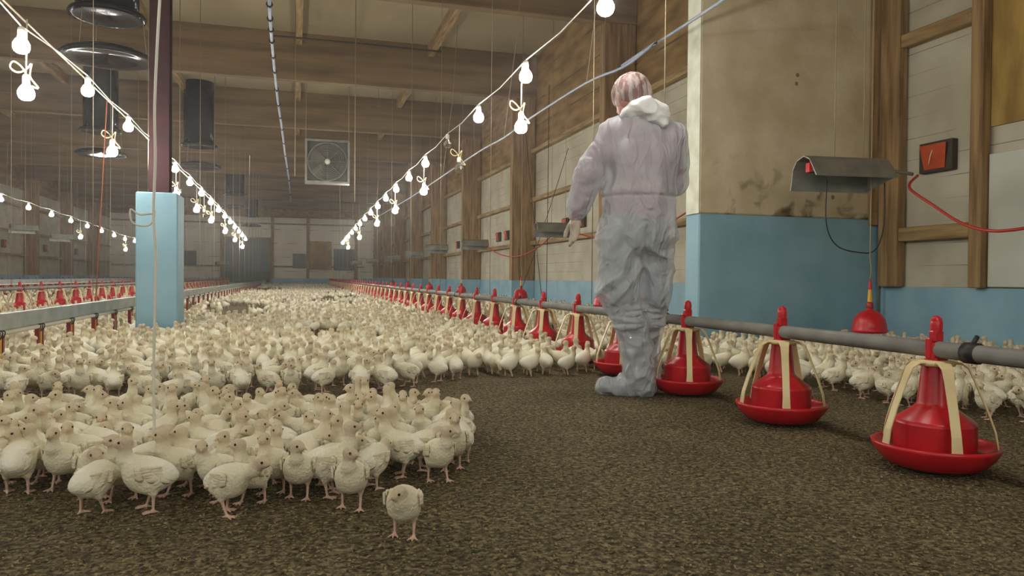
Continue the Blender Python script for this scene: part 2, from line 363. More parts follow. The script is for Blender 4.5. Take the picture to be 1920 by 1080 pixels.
def np_mesh(name, V, Q, mats, smooth=True, cols=None, mi=None):
    me = bpy.data.meshes.new(name); nq = Q.shape[1]
    me.vertices.add(len(V)); me.vertices.foreach_set('co', np.asarray(V, np.float32).ravel())
    me.loops.add(Q.size); me.loops.foreach_set('vertex_index', np.ascontiguousarray(Q, np.int32).ravel())
    me.polygons.add(len(Q)); me.polygons.foreach_set('loop_start', np.arange(0, Q.size, nq, dtype=np.int32))
    me.update(calc_edges=True)
    me.polygons.foreach_set('use_smooth', np.full(len(Q), smooth))
    for m in (mats if isinstance(mats, (list, tuple)) else [mats]): me.materials.append(m)
    if mi is not None: me.polygons.foreach_set('material_index', mi.astype(np.int32))
    if cols is not None:
        ca = me.color_attributes.new('Col', 'FLOAT_COLOR', 'POINT')
        ca.data.foreach_set('color', np.concatenate([cols, np.ones((len(cols), 1))], 1).astype(np.float32).ravel())
    return me
def vnormals(V, Q):
    n = np.cross(V[Q[:, 2]] - V[Q[:, 0]], V[Q[:, 3]] - V[Q[:, 1]]); N = np.zeros_like(V)
    for i in range(4): np.add.at(N, Q[:, i], n)
    return N / np.maximum(np.linalg.norm(N, axis=1), 1e-12)[:, None]
def nz(P, sc, off=0.0, oct=2):
    out = np.empty(len(P))
    for i, p in enumerate(P):
        v = Vector((p[0] * sc[0] + off, p[1] * sc[1] - off, p[2] * sc[2] + off * .7))
        out[i] = mnoise.noise(v) + (.5 * mnoise.noise(v * 2.1) if oct > 1 else 0)
    return out
# ================================================================ THE BUILDING
XR, XL, ZB, ZF, CH = 5.6, -12.1, 56.2, -13.0, 6.05
FR = [6.3 + 5.55 * k for k in range(-3, 9)]          # timber frames along the hall
struct(MB().box(XL, XR, ZF, ZB, -.1, 0).build('floor', M['litter']))
struct(MB().box(XL - .2, XR + .2, ZF, ZB + .2, CH, CH + .1).build('ceiling', M['ceiling']))
struct(MB().box(XR, XR + .15, ZF, ZB, .6, 3.75, 0).box(XR, XR + .15, ZF, ZB, 3.75, CH, 1).build('wall_right', [M['board'], M['ply']]))
struct(MB().box(XL - .15, XL, ZF, ZB, .6, 4.5, 0).box(XL - .15, XL, ZF, ZB, 4.5, CH, 1).build('wall_left', [M['board'], M['ply']]))
struct(MB().box(XL, XR, ZB, ZB + .15, .5, 4.85, 0).box(XL, XR, ZB, ZB + .15, 4.85, CH, 1).build('wall_back', [M['board_back'], M['ply']]))
struct(MB().box(XL, XR, ZF - .15, ZF, 0, 4.0, 0).box(XL, XR, ZF - .15, ZF, 4.0, CH, 1).build('wall_front', [M['board'], M['ply']]))
struct(MB().box(XR - .02, XR + .15, ZF, ZB, 0, .6).build('baseboard_right', M['blue']))
struct(MB().box(XL - .15, XL + .02, ZF, ZB, 0, .6).build('baseboard_left', M['blue']))
struct(MB().box(XL, XR, ZB - .02, ZB + .15, 0, .5).build('baseboard_back', M['blue']))
# litter chips lying on the bedding in front of the camera
def chips():
    V = []; Q = []
    r = np.random.RandomState(3)
    for i in range(24000):
        zc = .95 + r.rand() ** 1.1 * 3.6; u = (r.rand() * 2050 - 60)
        x = (u - 960) / F * zc; X = x * CN + zc * SN; Y = -x * SN + zc * CN
        l = .002 + r.rand() * .0036; w = l * (.35 + .5 * r.rand()); a = r.rand() * PI; t = (r.rand() - .5) * .9
        ca, sa = math.cos(a), math.sin(a); z0 = .001 + abs(t) * l * .5
        b = len(V); hgt = .0022
        for dz, s in ((0, 1), (hgt, .8)):
            for p, q in ((-l, -w), (l, -w * .6), (l * .8, w), (-l * .9, w * .8)):
                V.append((X + (p * ca - q * sa) * s, Y + (p * sa + q * ca) * s, z0 + p * t * .5 + dz))
        Q += [(b + 4, b + 5, b + 6, b + 7), (b, b + 1, b + 5, b + 4), (b + 1, b + 2, b + 6, b + 5), (b + 2, b + 3, b + 7, b + 6), (b + 3, b, b + 4, b + 7), (b + 3, b + 2, b + 1, b)]
    o = link('litter_chips', np_mesh('litter_chips', np.array(V), np.array(Q), M['chip'], False))
    tag(o, 'loose brown wood chips and crumbs strewn over the bedding floor', 'litter', kind='stuff')
chips()
# timber posts and ceiling beams
for k, y in enumerate(FR):
    if k >= 2 or True:
        n = k - 2
        b = MB().bbox(XL, XR, -.1, .1, 5.0, CH, .01).build('ceiling_beam', M['beam'], loc=(0, y, 0))
        if y > 1: tag(b, 'deep brown timber ceiling beam across the hall, %s from the camera' % ordinal(max(n, 1)), 'beam', 'timber roof beams')
        else: tag(b, 'deep timber ceiling beam above and behind the viewpoint, %s' % ['farthest back', 'middle', 'nearest'][k], 'beam', 'timber roof beams')
        for side in (0, 1):
            if side == 0:
                if abs(y - 6.3) < .1 or y < 3: continue
                x0, x1 = XR - .6, XR - .021
                w = 'right'
            else:
                x0, x1 = XL + .021, XL + .6; w = 'left'
                if y < 3: continue
            p = empty('timber_post', ((x0 + x1) / 2, y, 0)); hw = (x1 - x0) / 2
            MB().bbox(-hw, hw, -.1, .1, .6, 4.999, .01).build('post_shaft', M['wood'], p)
            MB().bbox(-hw, hw, -.102, .102, 0, .6, .01).build('painted_foot', M['blue'], p)
            tag(p, 'broad brown timber post with blue foot on the %s wall, %s along the row' % (w, ordinal(max(n if side else n - 1, 1))), 'post', 'timber posts along the %s wall' % w)
tr = 0
# horizontal rails between the posts, longitudinal ceiling purlins
for side in (0, 1):
    for k in range(3, len(FR)):
        y0 = FR[k] + .101; y1 = (FR[k + 1] if k + 1 < len(FR) else ZB) - .101
        if side == 0 and k == 3: y0 = 6.35
        for z in (1.5, 2.55, 3.72):
            tr += 1
            x0, x1 = (XR - .14, XR - .001) if side == 0 else (XL + .001, XL + .14)
            struct(MB().bbox(x0, x1, y0, y1, z - .05, z + .05, .006).build('trim_%d' % tr, M['wood_h']))
for X in (-9, -6, -3, 0.05, 3.0):
    tr += 1
    struct(MB().bbox(X - .07, X + .07, ZF, ZB, CH - .26, CH - .001, .006).build('trim_%d' % tr, M['wood_h']))
# back wall: dividing studs, dark doorway, dark windows, wood panel
def backx(px): return ((px - VPX) / F * CN) * 54.3
bs = 54.3 / F
def backz(py, px=560): return CAMH + (HORY + (px - VPX) * .0087 - py) * bs
for px in (352, 420, 511, 577, 668):
    tr += 1; x = backx(px)
    struct(MB().bbox(x - .1, x + .1, ZB - .14, ZB - .001, .5, 4.85, .01).build('trim_%d' % tr, M['wood']))
for z in (4.4, 1.35):
    tr += 1; struct(MB().bbox(XL + .1, XR - .7, ZB - .08, ZB - .0005, z - .05, z + .05, .006).build('trim_%d' % tr, M['ply']))
def flat(name, px0, px1, py0, py1, m, y=.09, fr=None):
    x0, x1, z1, z0 = backx(px0), backx(px1), backz(py0), backz(py1)
    b = MB().bbox(x0, x1, ZB - y, ZB - .001, z0, z1, .01, 0)
    if fr: b.box(x0 - .05, x0, ZB - y - .03, ZB - .001, z0, z1, 1).box(x1, x1 + .05, ZB - y - .03, ZB - .001, z0, z1, 1).box(x0 - .05, x1 + .05, ZB - y - .03, ZB - .001, z1, z1 + .06, 1)
    return b.build(name, [m, M['wood']])
struct(flat('door_1', 424, 507, 449, 528, M['darkopen'], .16, 1))
gp = flat('green_panel', 426, 505, 510, 529, M['green'], .2); tag(gp, 'green panel across the foot of the dark doorway in the far wall', 'panel')
struct(flat('window_1', 353, 376, 474, 500, M['darkopen'], .1))
struct(flat('window_2', 549, 573, 476, 503, M['darkopen'], .1))
struct(flat('window_3', 626, 667, 466, 506, M['darkopen'], .1))
tag(flat('wooden_panel', 580, 622, 452, 505, M['ply2'], .1), 'yellowish plywood panel screwed onto the far white wall', 'panel')
# near right bay
tr += 1; struct(MB().bbox(XR - .12, XR - .021, 5.80, 6.04, 0.6, CH, .008).build('trim_%d' % tr, M['wood']))
tr += 1; struct(MB().bbox(XR - .12, XR - .021, 4.90, 5.02, 0.601, CH, .008).build('trim_%d' % tr, M['wood']))
tr += 1; struct(MB().bbox(XR - .11, XR - .001, 5.021, 5.799, 1.03, 1.16, .008).build('trim_%d' % tr, M['wood_h']))
tr += 1; struct(MB().bbox(XR - .11, XR - .001, 5.021, 5.799, 2.86, 2.98, .008).build('trim_%d' % tr, M['wood_h']))
o = MB().box(XR - .025, XR - .002, 2.2, 4.9, 1.95, CH - .3).build('plywood_sheet', M['ply2']); tag(o, 'yellow brown plywood sheet on the wall above the smooth white panel', 'board')
o = MB().bbox(XR - .05, XR - .003, 2.3, 4.89, .61, 1.72, .006).build('wall_panel', M['panel_white']); tag(o, 'smooth white panel screwed to the wall at the right edge', 'panel')
def bay_box(y, z, s=.3):
    p = empty('air_inlet', (XR - .04, y, z))
    MB().bbox(-.03, .039, -s / 2, s / 2, -s * .38, s * .38, .005).build('inlet_frame', M['boxdark'], p)
    MB().strip([(-.035, 0, -s * .31), (-.06, 0, s * .3)], [s * .62, s * .8], .01, (0, 1, 0)).build('orange_flap', M['orange'], p)['label'] = 'orange flap'
    MB().tube([(-.06, 0, .06), (-.075, .01, 0), (-.07, .03, -.07)], .004).build('pull_cord', M['whitecable'], p)
    return p
p = bay_box(5.42, 1.78, .36); tag(p, 'orange flap air inlet in a dark frame, above the red hose', 'air inlet', 'orange air inlets')
k = 0
for b in range(4, 10):
    for dy in (2.3, 3.2):
        k += 1; p = bay_box(FR[b] + dy, 1.82, .34)
        tag(p, 'small orange air inlet on the right wall, %s one beyond the concrete pillar' % ordinal(k), 'air inlet', 'orange air inlets')
k = 0
for b in range(5, 11):
    for dy in (1.6, 2.9):
        k += 1; p = bay_box(0, 0, .45); p.location = (XL + .04, FR[b] + dy, 1.95); p.rotation_euler = (0, 0, PI)
        tag(p, 'small reddish air inlet on the far left wall, %s one along' % ordinal(k), 'air inlet', 'orange air inlets')
# concrete pillar at the right
p = empty('concrete_pillar', (3.55, 6.1, 0))
X1 = XR - .022 - 3.55
MB().bbox(0, X1, 0, .24, 1.26, CH - 1.06, .012).build('plaster_face', M['plaster'], p)
MB().bbox(-.004, X1, -.004, .244, 0, 1.258, .012).build('blue_base', M['blue_pillar'], p)
MB().box(-.006, -.0005, .004, .236, 1.262, CH - 1.07).build('whitewashed_side', M['whitewash'], p)
MB().bbox(X1 - .17, X1, -.05, -.005, 1.2, CH - 1.06, .006).build('edge_batten', M['wood'], p)
MB().tube([(X1 - .08, -.06, .3), (X1 - .08, -.06, 4.5)], .012).build('conduit', M['pipe'], p)
tag(p, 'wide plastered concrete pillar with light blue painted lower part, beside the person', 'pillar')
# blue column on the left
p = empty('support_column', (-1.305, 8.2, 0))
MB().bbox(-.19, .19, -.22, .22, 0, 1.46, .012).build('blue_base', M['blue_pillar'], p)
b = MB(); b.box(-.09, .09, -.1, -.085, 1.46, 5.0); b.box(-.09, .09, .085, .1, 1.46, 5.0); b.box(-.008, .008, -.085, .085, 1.46, 5.0); b.box(-.0899, -.075, -.085, .085, 1.46, 5.0)
b.build('steel_shaft', M['maroon'], p)
tag(p, 'light blue concrete column base carrying a dark maroon steel shaft', 'column')
# ================================================================ hanging equipment
def wire(name, pts, r, m, label, cat, group=None, n=5):
    o = MB().tube([Vector(q) - Vector(pts[0]) for q in pts], r, n).build(name, m, loc=pts[0]); tag(o, label, cat, group); return o
def catenary(a, b, sag, n=10):
    a, b = Vector(a), Vector(b); return [tuple(a.lerp(b, i / n) - Vector((0, 0, 4 * sag * (i / n) * (1 - i / n)))) for i in range(n + 1)]
# string lights
def bulb_meshes():
    g = MB(); prof = [(.001, -.115), (.025, -.112), (.042, -.098), (.049, -.078), (.048, -.058), (.038, -.036), (.024, -.02), (.019, -.005), (.019, 0)]
    g.lathe(prof, 12); gm = g.mesh('bulb_glass', M['bulb']); gm2 = g.mesh('bulb_glass_unlit', M['glass'])
    s = MB(); s.lathe([(.001, .05), (.012, .05), (.02, .042), (.023, .03), (.023, -.004), (.019, -.006)], 10); sm = s.mesh('lamp_socket', M['socket'])
    f = MB(); f.tube([(0, 0, -.01), (0, 0, -.05), (.012, 0, -.06), (-.012, 0, -.06)], .0025, 4); fm = f.mesh('filament', M['alu'])
    l = MB(); l.tube(smooth([(0, 0, .05), (-.03, .01, .10), (-.075, .01, .13), (-.09, 0, .09), (-.05, 0, .06), (0, 0, .08), (.03, 0, .12), (.02, .01, .04), (.07, 0, -.03), (.03, 0, -.02)], 4), .005, 5)
    lm = l.mesh('tied_rope_loop', M['rope'])
    c = MB(); c.tube([(0, 0, .05), (.004, 0, .40)], .0045, 5); cm = c.mesh('drop_cord', M['whitecable'])
    return gm, gm2, sm, fm, lm, cm
BM = bulb_meshes()
def bulb(loc, lit, drop, label, group):
    r = empty('light_bulb', loc)
    o = link('bulb_glass', BM[0] if lit else BM[1], r)
    link('lamp_socket', BM[2], r)
    if not lit: link('filament', BM[3], r)
    if drop: link('drop_cord', BM[5], r); link('tied_rope_loop', BM[4], r)
    tag(r, label, 'light bulb', group)
def hcab(y): return CAMH + 1.58 - (.0009 * min(max(y - 10, 0), 18) ** 2)
strings = [('right', 1.65, 3.87, 1.5, -5, 17, {3}, {1: 0.13, 4: 0, 6: .2, 8: .3, 11: .1, 14: .2}, {2.5: 1}),
           ('left', -1.65, 5.35, 1.55, -6, 15, set(), {0: .15, 1.5: 0, 4: .2, 5.5: 0, 7: .3, 9: .1, 11: .4, 13: 0}, {6.2: 1}),
           ('far left', -5.6, 7.4, 1.6, -3, 19, set(), {5.5: 0, 9.5: 0, 13: 0}, {})]
for nm, X, y0, st, k0, k1, unlit, drops, unl2 in strings:
    pts = [(X, ZF + .005, hcab(0) + .1)]
    ks = [k for k in range(-13, k1) if y0 + st * k > ZF + 1.2]
    while y0 + st * (ks[-1] + 1) < 28.6: ks.append(ks[-1] + 1)
    for k, k2 in zip(ks, ks[1:] + [ks[-1] + 1]):
        y = y0 + st * k; ym = (y + y0 + st * k2) / 2
        dip = .09 if (nm == 'left' and k == 0) else 0
        pts.append((X, y, hcab(y) + .055 - dip)); pts.append((X, ym, hcab(ym) + .025))
    ye = y0 + st * (ks[-1] + 1); pts.append((X, ye, hcab(ye))); pts.append((X, ye + 1, CH - .05))
    wire('string_cable', pts, .0048, M['whitecable'], 'white cable of the %s string of bulbs' % nm, 'cable')
    j = 0
    for k in ks:
        y = y0 + st * k
        j += 1
        seen = 'unlit' if k in unlit else 'lit'
        off = .0
        bulb((X + off, y, hcab(y) - (.09 if (nm == 'left' and k == 0) else 0)), k not in unlit, False, ('%s round bulb on the %s cable, %s from its near end' % (seen, nm, ordinal(j))), 'bulbs on the %s cable' % nm)
    q = 0
    for k, dz in list(drops.items()) + list(unl2.items()):
        q += 1; y = y0 + st * k + .1
        lit = k not in unl2
        bulb((X - .004, y, hcab(y) - .36), lit, True, '%s bulb hanging on a tied cord below the %s cable, %s of these' % ('lit' if lit else 'unlit', nm, ordinal(q)), 'low hanging bulbs of the %s cable' % nm)
# unseen extra bulbs, added behind the far beams to brighten the far end
for a_, yb in enumerate(FR[7:]):
    for b_x, X in enumerate((-9.5, -5.6, -1.9, 1.3, 4.3)):
        r = empty('light_bulb', (X, yb + .62, 5.36))
        link('bulb_glass', BM[0], r); link('lamp_socket', BM[2], r)
        MB().tube([(0, 0, .05), (0, 0, CH - 5.36 - .001)], .006, 6).build('drop_cord', M['whitecable'], r)
        tag(r, 'added fill bulb hidden behind the %s timber beam, %s from the left wall' % (ordinal(a_ + 6), ordinal(b_x + 1)), 'light bulb', 'added fill bulbs behind the far beams')
# second thin cable beside the left string, thick blue-grey cables
wire('support_cable', [(-1.95, ZF + .1, 2.6), (-1.9, 4, 2.5), (-1.75, 9, 2.33), (-1.7, 14, 2.25), (-1.66, 24, 2.1)], .008, M['wire'], 'thin grey support cable running beside the left bulb string', 'cable')
pts = []
for px, py, X in ((1310, 30, 3.2), (1230, 80, 3.1), (1170, 125, 3.05), (1100, 155, 3.0), (1000, 218, 3.0), (945, 258, 3.0), (900, 283, 3.0), (830, 330, 3.0), (770, 370, 3.0), (700, 412, 3.0), (660, 440, 2.9)):
    d = ray(px, py); t = X / d.x; pts.append((X, d.y * t, CAMH + d.z * t))
pts = [(3.3, ZF + .2, pts[0][2] + .2)] + pts
wire('thick_cable', smooth(pts, 4), .014, M['bluecable'], 'thick blue-grey cable slung along the right side posts', 'cable', n=8)
for i in (4, 6, 8, 10):
    x, y, z = pts[i]
    wire('cable_hanger', [(x, y, z), (x + .2, y, (z + 5.99) / 2), (x + .3, y, CH - .01)], .005, M['wire'], 'thin wire holding up the blue-grey cable, %s from the pillar' % ordinal(i // 2 - 1), 'wire', 'cable hangers')
p = empty('overhead_cable', (0, 0, 0)); b = MB(); kn = MB(); pp = []
for px, py, y in ((504, -30, 8.6), (506, 30, 9.6), (509, 70, 10.6), (514, 125, 12.2), (521, 190, 14.6), (528, 235, 17.), (534, 285, 20), (541, 330, 25), (546, 380, 34)):
    d = ray(px, py); t = y / d.y; pp.append((d.x * t, y, CAMH + d.z * t))
b.tube(pp, [.022] * 5 + [.025] * 4, 8).build('cable_run', M['bluecable'], p)
for i in range(8):
    for f_ in (.1, .6):
        q = Vector(pp[i]).lerp(Vector(pp[i + 1]), f_); q2 = Vector(pp[i]).lerp(Vector(pp[i + 1]), f_ + .03)
        kn.tube([q, q2], .04 if i < 5 else .036, 8)
kn.build('cable_tie', M['rubber'], p)['label'] = 'black ties around the cable'
tag(p, 'thick pale blue hose with black ties hanging down the middle of the hall', 'hose')
# white rope in front of the blue column
rp = []
for px, py in ((302, -40), (295, 80), (290, 200), (291, 300), (288, 400), (292, 480), (290, 600), (288, 720), (291, 868)):
    d = ray(px, py); t = 2.55 / d.y; rp.append((d.x * t, 2.55, CAMH + d.z * t))
rp = [(rp[0][0], 2.55, CH - .001)] + rp
p = empty('white_rope', rp[-1])
o0 = Vector(rp[-1])
MB().tube([Vector(rp[0]) - o0] + smooth([Vector(q) - o0 for q in rp[1:]]), .0045, 6).build('rope_line', M['whitecable'], p)
kx = Vector(rp[5]) - o0
MB().tube(smooth([kx + Vector(q) for q in ((0, 0, 0), (-.04, 0, -.005), (-.065, 0, .01), (-.06, 0, -.03), (-.02, 0, -.04), (0, 0, -.02), (.004, 0, .01))]), .003, 6).build('knot_loop', M['whitecable'], p)
tag(p, 'thin white rope with a loose knot hanging in front of the blue column', 'rope')
# ventilation shafts with reflector discs
def shaft(x, y, lab):
    p = empty('ventilation_shaft', (x, y, CH))
    b = MB(); b.lathe([(.40, -.001), (.40, -1.72)], 28, cap=True); b.build('shaft_tube', M['black'], p)
    b = MB(); b.lathe([(.41, -1.70), (.48, -1.73), (.50, -1.77), (.49, -1.80), (.42, -1.80), (.001, -1.76)], 28); b.build('shaft_flange', M['black'], p)
    b = MB(); b.lathe([(.001, -2.20), (.2, -2.21), (.45, -2.26), (.57, -2.31), (.60, -2.35), (.59, -2.38), (.55, -2.385), (.4, -2.35), (.001, -2.30)], 32); b.build('air_deflector', M['black'], p)['label'] = 'shiny black round deflector plate'
    for a in (0, 2.1, 4.2):
        MB().tube([(.44 * math.cos(a), .44 * math.sin(a), -1.66), (.5 * math.cos(a), .5 * math.sin(a), -2.30)], .006, 5).build('hanger_rod', M['wire'], p)
    tag(p, lab, 'ventilation shaft', 'black ventilation shafts')
shaft(-2.55, 11.7, 'black ventilation shaft with large shiny disc, nearest, left of the steel shaft')
shaft(-2.62, 22.6, 'black ventilation shaft with round flange just right of the steel shaft')
shaft(-2.62, 35.6, 'black ventilation shaft with disc farther down the hall, above the left bulbs')
shaft(-4.75, 21.1, 'dim black ventilation shaft with disc behind the left bulb string')
shaft(-2.62, 48.3, 'smallest black ventilation shaft, at the far end of the hall')
# hanging box fan
p = empty('box_fan', (.72, 18.4, 3.4)); p.rotation_euler = (0, 0, math.radians(-2))
b = MB(); s = .52
b.box(-s, s, 0, .34, s - .05, s); b.box(-s, s, 0, .34, -s, -s + .05); b.box(-s, -s + .05, 0, .34, -s + .05, s - .05); b.box(s - .05, s, 0, .34, -s + .05, s - .05)
b.build('fan_housing', M['fanbox'], p)
b = MB()
ring = [(.44, .02), (.46, 0), (.465, .05), (.45, .06)]
n = 40
b.loft([[(r * math.cos(2 * PI * j / n), z + .0, r * math.sin(2 * PI * j / n)) for j in range(n)] for r, z in ring], 0, True, True, False)
for r in (.1, .14, .18, .22, .26, .30, .34, .38, .42):
    b.tube([(r * math.cos(2 * PI * j / 24), .0, r * math.sin(2 * PI * j / 24)) for j in range(25)], .005, 4)
for j in range(8): b.tube([(.06 * math.cos(j * PI / 4), .0, .06 * math.sin(j * PI / 4)), (.45 * math.cos(j * PI / 4), .0, .45 * math.sin(j * PI / 4))], .006, 4)
b.build('fan_guard', M['galv'], p)
b = MB(); b.box(-s + .05, s - .05, .2, .22, -s + .05, s - .05); b.build('fan_backplate', M['fandark'], p)
for j in range(5):
    a = j * 2 * PI / 5 + .3; bl = MB(); q = []
    for t in range(5):
        r = .08 + .33 * t / 4; w = .07 + .09 * t / 4; tw = .5 - .06 * t
        q.append([(r * math.cos(a) - e * w * math.sin(a), .09 + e * w * tw + th, r * math.sin(a) + e * w * math.cos(a)) for e, th in ((-1, 0), (1, 0), (1, .008), (-1, .008))])
    bl.loft(q, 0, False); bl.build('fan_blade', M['fandark'], p)
b = MB(); b.loft([[(r * math.cos(2 * PI * k_ / 16), y_, r * math.sin(2 * PI * k_ / 16)) for k_ in range(16)] for r, y_ in ((.07, .14), (.07, .0), (.05, -.02))], 0, True); b.build('fan_hub', M['whitecable'], p)
for sx in (-1, 1): b = MB().tube([(sx * .5, .17, .52), (sx * .5, .3, CH - 3.4)], .007, 5); b.build('hanging_chain', M['wire'], p)
tag(p, 'grey square box fan with round guard hanging from the ceiling', 'fan')
# radiant heaters
def heater(x, y, z, lab, near=False, rz=-.12):
    p = empty('radiant_heater', (x, y, z)); p.rotation_euler = (0, 0, rz)
    L_ = .34; prof = [(-.19, -.09), (-.125, .06), (-.055, .11), (.055, .11), (.125, .06), (.19, -.09)]
    ct, st_ = math.cos(-.22), math.sin(-.22); T = lambda yy, zz: (yy * ct - zz * st_, yy * st_ + zz * ct)
    outer = [T(*q) for q in prof]; inner = [T(q[0] * .96, q[1] - .008) for q in prof]
    loop = outer + inner[::-1]
    b = MB(); b.loft([[(xx, yy, zz) for yy, zz in loop] for xx in (-L_, L_)], 0, False)
    b.build('reflector', M['galv'], p)
    e = MB(); lp = [T(q[0] * .95, q[1] * .95) for q in prof[:]]
    e.loft([[(xx, yy, zz) for yy, zz in lp] for xx in (L_ - .02, L_ - .01)], 0, False); e.build('end_plate', M['galv'], p)
    q0 = T(0, .03)
    MB().box(-L_ + .08, L_ - .03, q0[0] - .05, q0[0] + .05, q0[1] - .03, q0[1] + .04).build('burner_tube', M['boxdark'], p)
    MB().box(-L_ + .055, -L_ + .079, q0[0] - .022, q0[0] + .03, q0[1] - .03, q0[1] + .04).build('burner_end', M['redglow'], p)['label'] = 'glowing red burner end'
    for sx in (-.05, .2): MB().tube([(sx, .02, .10), (sx, .02, .6), (sx, .02, CH - z - .002)], .004, 5).build('hanging_chain', M['wire'], p)
    if near:
        MB().tube([(.34, 0, .04), (.52, .0, .02), (.62, 0, .01)], .014, 8).build('gas_inlet', M['galv'], p)
    tag(p, lab, 'heater', 'radiant heaters')
heater(4.12, 4.93, 1.50, 'grey trough heater with red burner end hanging in front of the concrete pillar', True)
hs = [(4.4, 12.5, 'grey trough heater hanging beside the hand of the person'), (4.45, 18.8, 'grey trough heater hanging by the wall, next beyond the hand'),
      (4.05, 22.1, 'dark trough heater hanging third beyond the pillar'), (4.3, 28, 'grey trough heater hanging fourth beyond the pillar'), (4.3, 34.5, 'grey trough heater hanging fifth beyond the pillar'),
      (4.0, 41, 'small distant trough heater sixth beyond the pillar'), (3.6, 47, 'small distant trough heater near the far wall on the right')]
for x, y, l in hs: heater(x, y, 1.52, l)
for x, y, l in ((-8.0, 20.5, 'dark trough heater at the left edge of the view'), (-8.0, 30, 'dark trough heater above the left feeders beside the blue column'), (-7.5, 24.5, 'dark trough heater hanging between the left edge bulbs'), (-3.8, 43, 'small bright heater before the dark doorway')): heater(x, y, 1.95 if x < -5 else 1.3, l, rz=.5)
a = Vector((4.78, 4.85, 1.50))
hz = [tuple(a)]
for px, py, t in ((1705, 352, .1), (1750, 385, .3), (1800, 417, .55), (1850, 432, .75), (1900, 431, .9), (1960, 420, 1.0)):
    d = ray(px, py); y = 4.85 - 1.1 * t; s_ = y / d.y; hz.append((d.x * s_, y, CAMH + d.z * s_))
wire('gas_hose', smooth(hz), .011, M['redhose'], 'red hose sagging from the near heater to the right edge', 'hose', 'red gas hoses', 8)
wire('gas_hose', catenary((4.7, 12.5, 1.53), (5.4, 9.2, 1.75), .35), .012, M['redhose'], 'red hose sagging behind the hand of the person', 'hose', 'red gas hoses', 6)
wire('gas_hose', catenary((4.7, 18.8, 1.53), (5.4, 15.5, 1.6), .4), .014, M['redhose'], 'red hose sagging along the right wall past the second heater', 'hose', 'red gas hoses', 6)
wire('gas_hose', catenary((-8.2, 20.3, 2.0), (-9.5, 19.0, 1.4), .5), .016, M['redhose'], 'dark red hose hanging at the left edge under a heater', 'hose', 'red gas hoses', 6)
# loose black cables below the near heater
hx = [Vector((4.0, 4.95, 1.44)), Vector((4.0, 4.95, 1.1)), Vector((4.1, 4.95, .93)), Vector((4.3, 4.95, .88)), Vector((4.45, 4.93, .9)), Vector((4.53, 4.93, 1.1)), Vector((4.55, 4.95, 1.46))]
wire('black_cable', smooth(hx), .005, M['rubber'], 'thin black cable looping below the near heater', 'cable')
# wall-side cross wires in the bay beside the person
for i, (a, b) in enumerate((((5.2, 15.2, 4.8), (4.6, 13.5, .2)), ((4.9, 16.0, 4.2), (5.0, 15.0, .3)), ((5.5, 14.8, 3.4), (4.6, 15.4, .2)))):
    wire('slack_wire', catenary(a, b, .1, 6), .007, M['rubber'], 'dark slack wire crossing the bright wall bay, %s' % ('longest', 'middle', 'shortest')[i], 'wire', 'slack wires')
wire('ceiling_rod', [(-.6, 10.5, 5.55), (3.0, 10.5, 5.55)], .022, M['boxdark'], 'dark straight rod below the ceiling, near one', 'rod', 'ceiling rods')
wire('ceiling_rod', [(-.5, 15.9, 5.5), (3.0, 15.9, 5.5)], .022, M['boxdark'], 'dark straight rod below the ceiling, one beam farther', 'rod', 'ceiling rods')
wire('red_cord', [(-1.66, 7.6, 2.24), (-1.70, 7.6, 1.4), (-1.75, 7.6, .40)], .005, M['redcord'], 'orange red cord dropping from the left string to the drinker rail', 'cord')
# ================================================================ feeders
def feeder_parts():
    out = {}
    b = MB(); b.lathe([(.001, .012), (.13, .012), (.175, .025), (.212, .062), (.226, .085), (.229, .096), (.222, .101), (.214, .094), (.202, .066), (.165, .038), (.001, .034)], 40); out['pan'] = b.mesh('pan', M['red'])
    b = MB(); b.lathe([(.001, .052), (.12, .05), (.195, .06)], 30, 0); out['feed'] = b.mesh('feed', M['feed'])
    b = MB(); b.lathe([(.146, .06), (.146, .168)], 32); b.lathe([(.146, .168), (.144, .176), (.136, .183), (.078, .222)], 32); b.lathe([(.078, .222), (.068, .232), (.064, .245), (.050, .375)], 32); b.lathe([(.050, .375), (.001, .378)], 32, smooth=False); out['hopper'] = b.mesh('hopper_cone', M['red'])
    b = MB(); b.lathe([(.03, .372), (.066, .372), (.072, .380), (.066, .390), (.03, .392)], 24, cap=False); out['ring'] = b.mesh('cage_ring', M['cream'])
    b = MB(); b.strip([(.045, 0, .384), (.085, 0, .384), (.112, 0, .368), (.132, 0, .325), (.175, 0, .225), (.202, 0, .15), (.213, 0, .085)], [.06, .052, .042, .036, .034, .034, .040], .007, (0, 1, 0)); out['arm'] = b.mesh('cage_arm', M['cream'])
    b = MB(); b.bbox(-.033, .033, -.03, .03, .378, .402, .006); b.bbox(-.036, .036, -.02, .02, .39, .455, .008)
    b.bbox(-.026, .026, -.017, .017, .452, .50, .008); b.lathe([(.022, .49), (.024, .52), (.02, .54), (.008, .549), (.001, .55)], 12)
    b.bbox(-.045, -.03, -.012, .012, .40, .47, .003); out['clamp'] = b.mesh('pipe_clamp', M['red'])
    return out
FP = feeder_parts()
ARM_ANG = [-1.85 + 1.2566 * q for q in range(5)]
def join_meshes(name, items, mats):
    """low-cost merged feeder for far places"""
    b = MB()
    for me, rz, mi in items:
        c, s_ = math.cos(rz), math.sin(rz)
        b.add([(v.co.x * c - v.co.y * s_, v.co.x * s_ + v.co.y * c, v.co.z) for v in me.vertices], [tuple(p.vertices) for p in me.polygons], mi, True)
    return b.mesh(name, mats)
FAR = join_meshes('pan_feeder', [(FP['pan'], 0, 0), (FP['hopper'], 0, 0), (FP['clamp'], 0, 0), (FP['ring'], 0, 1)] + [(FP['arm'], a - .2, 1) for a in ARM_ANG], [M['red'], M['cream']])
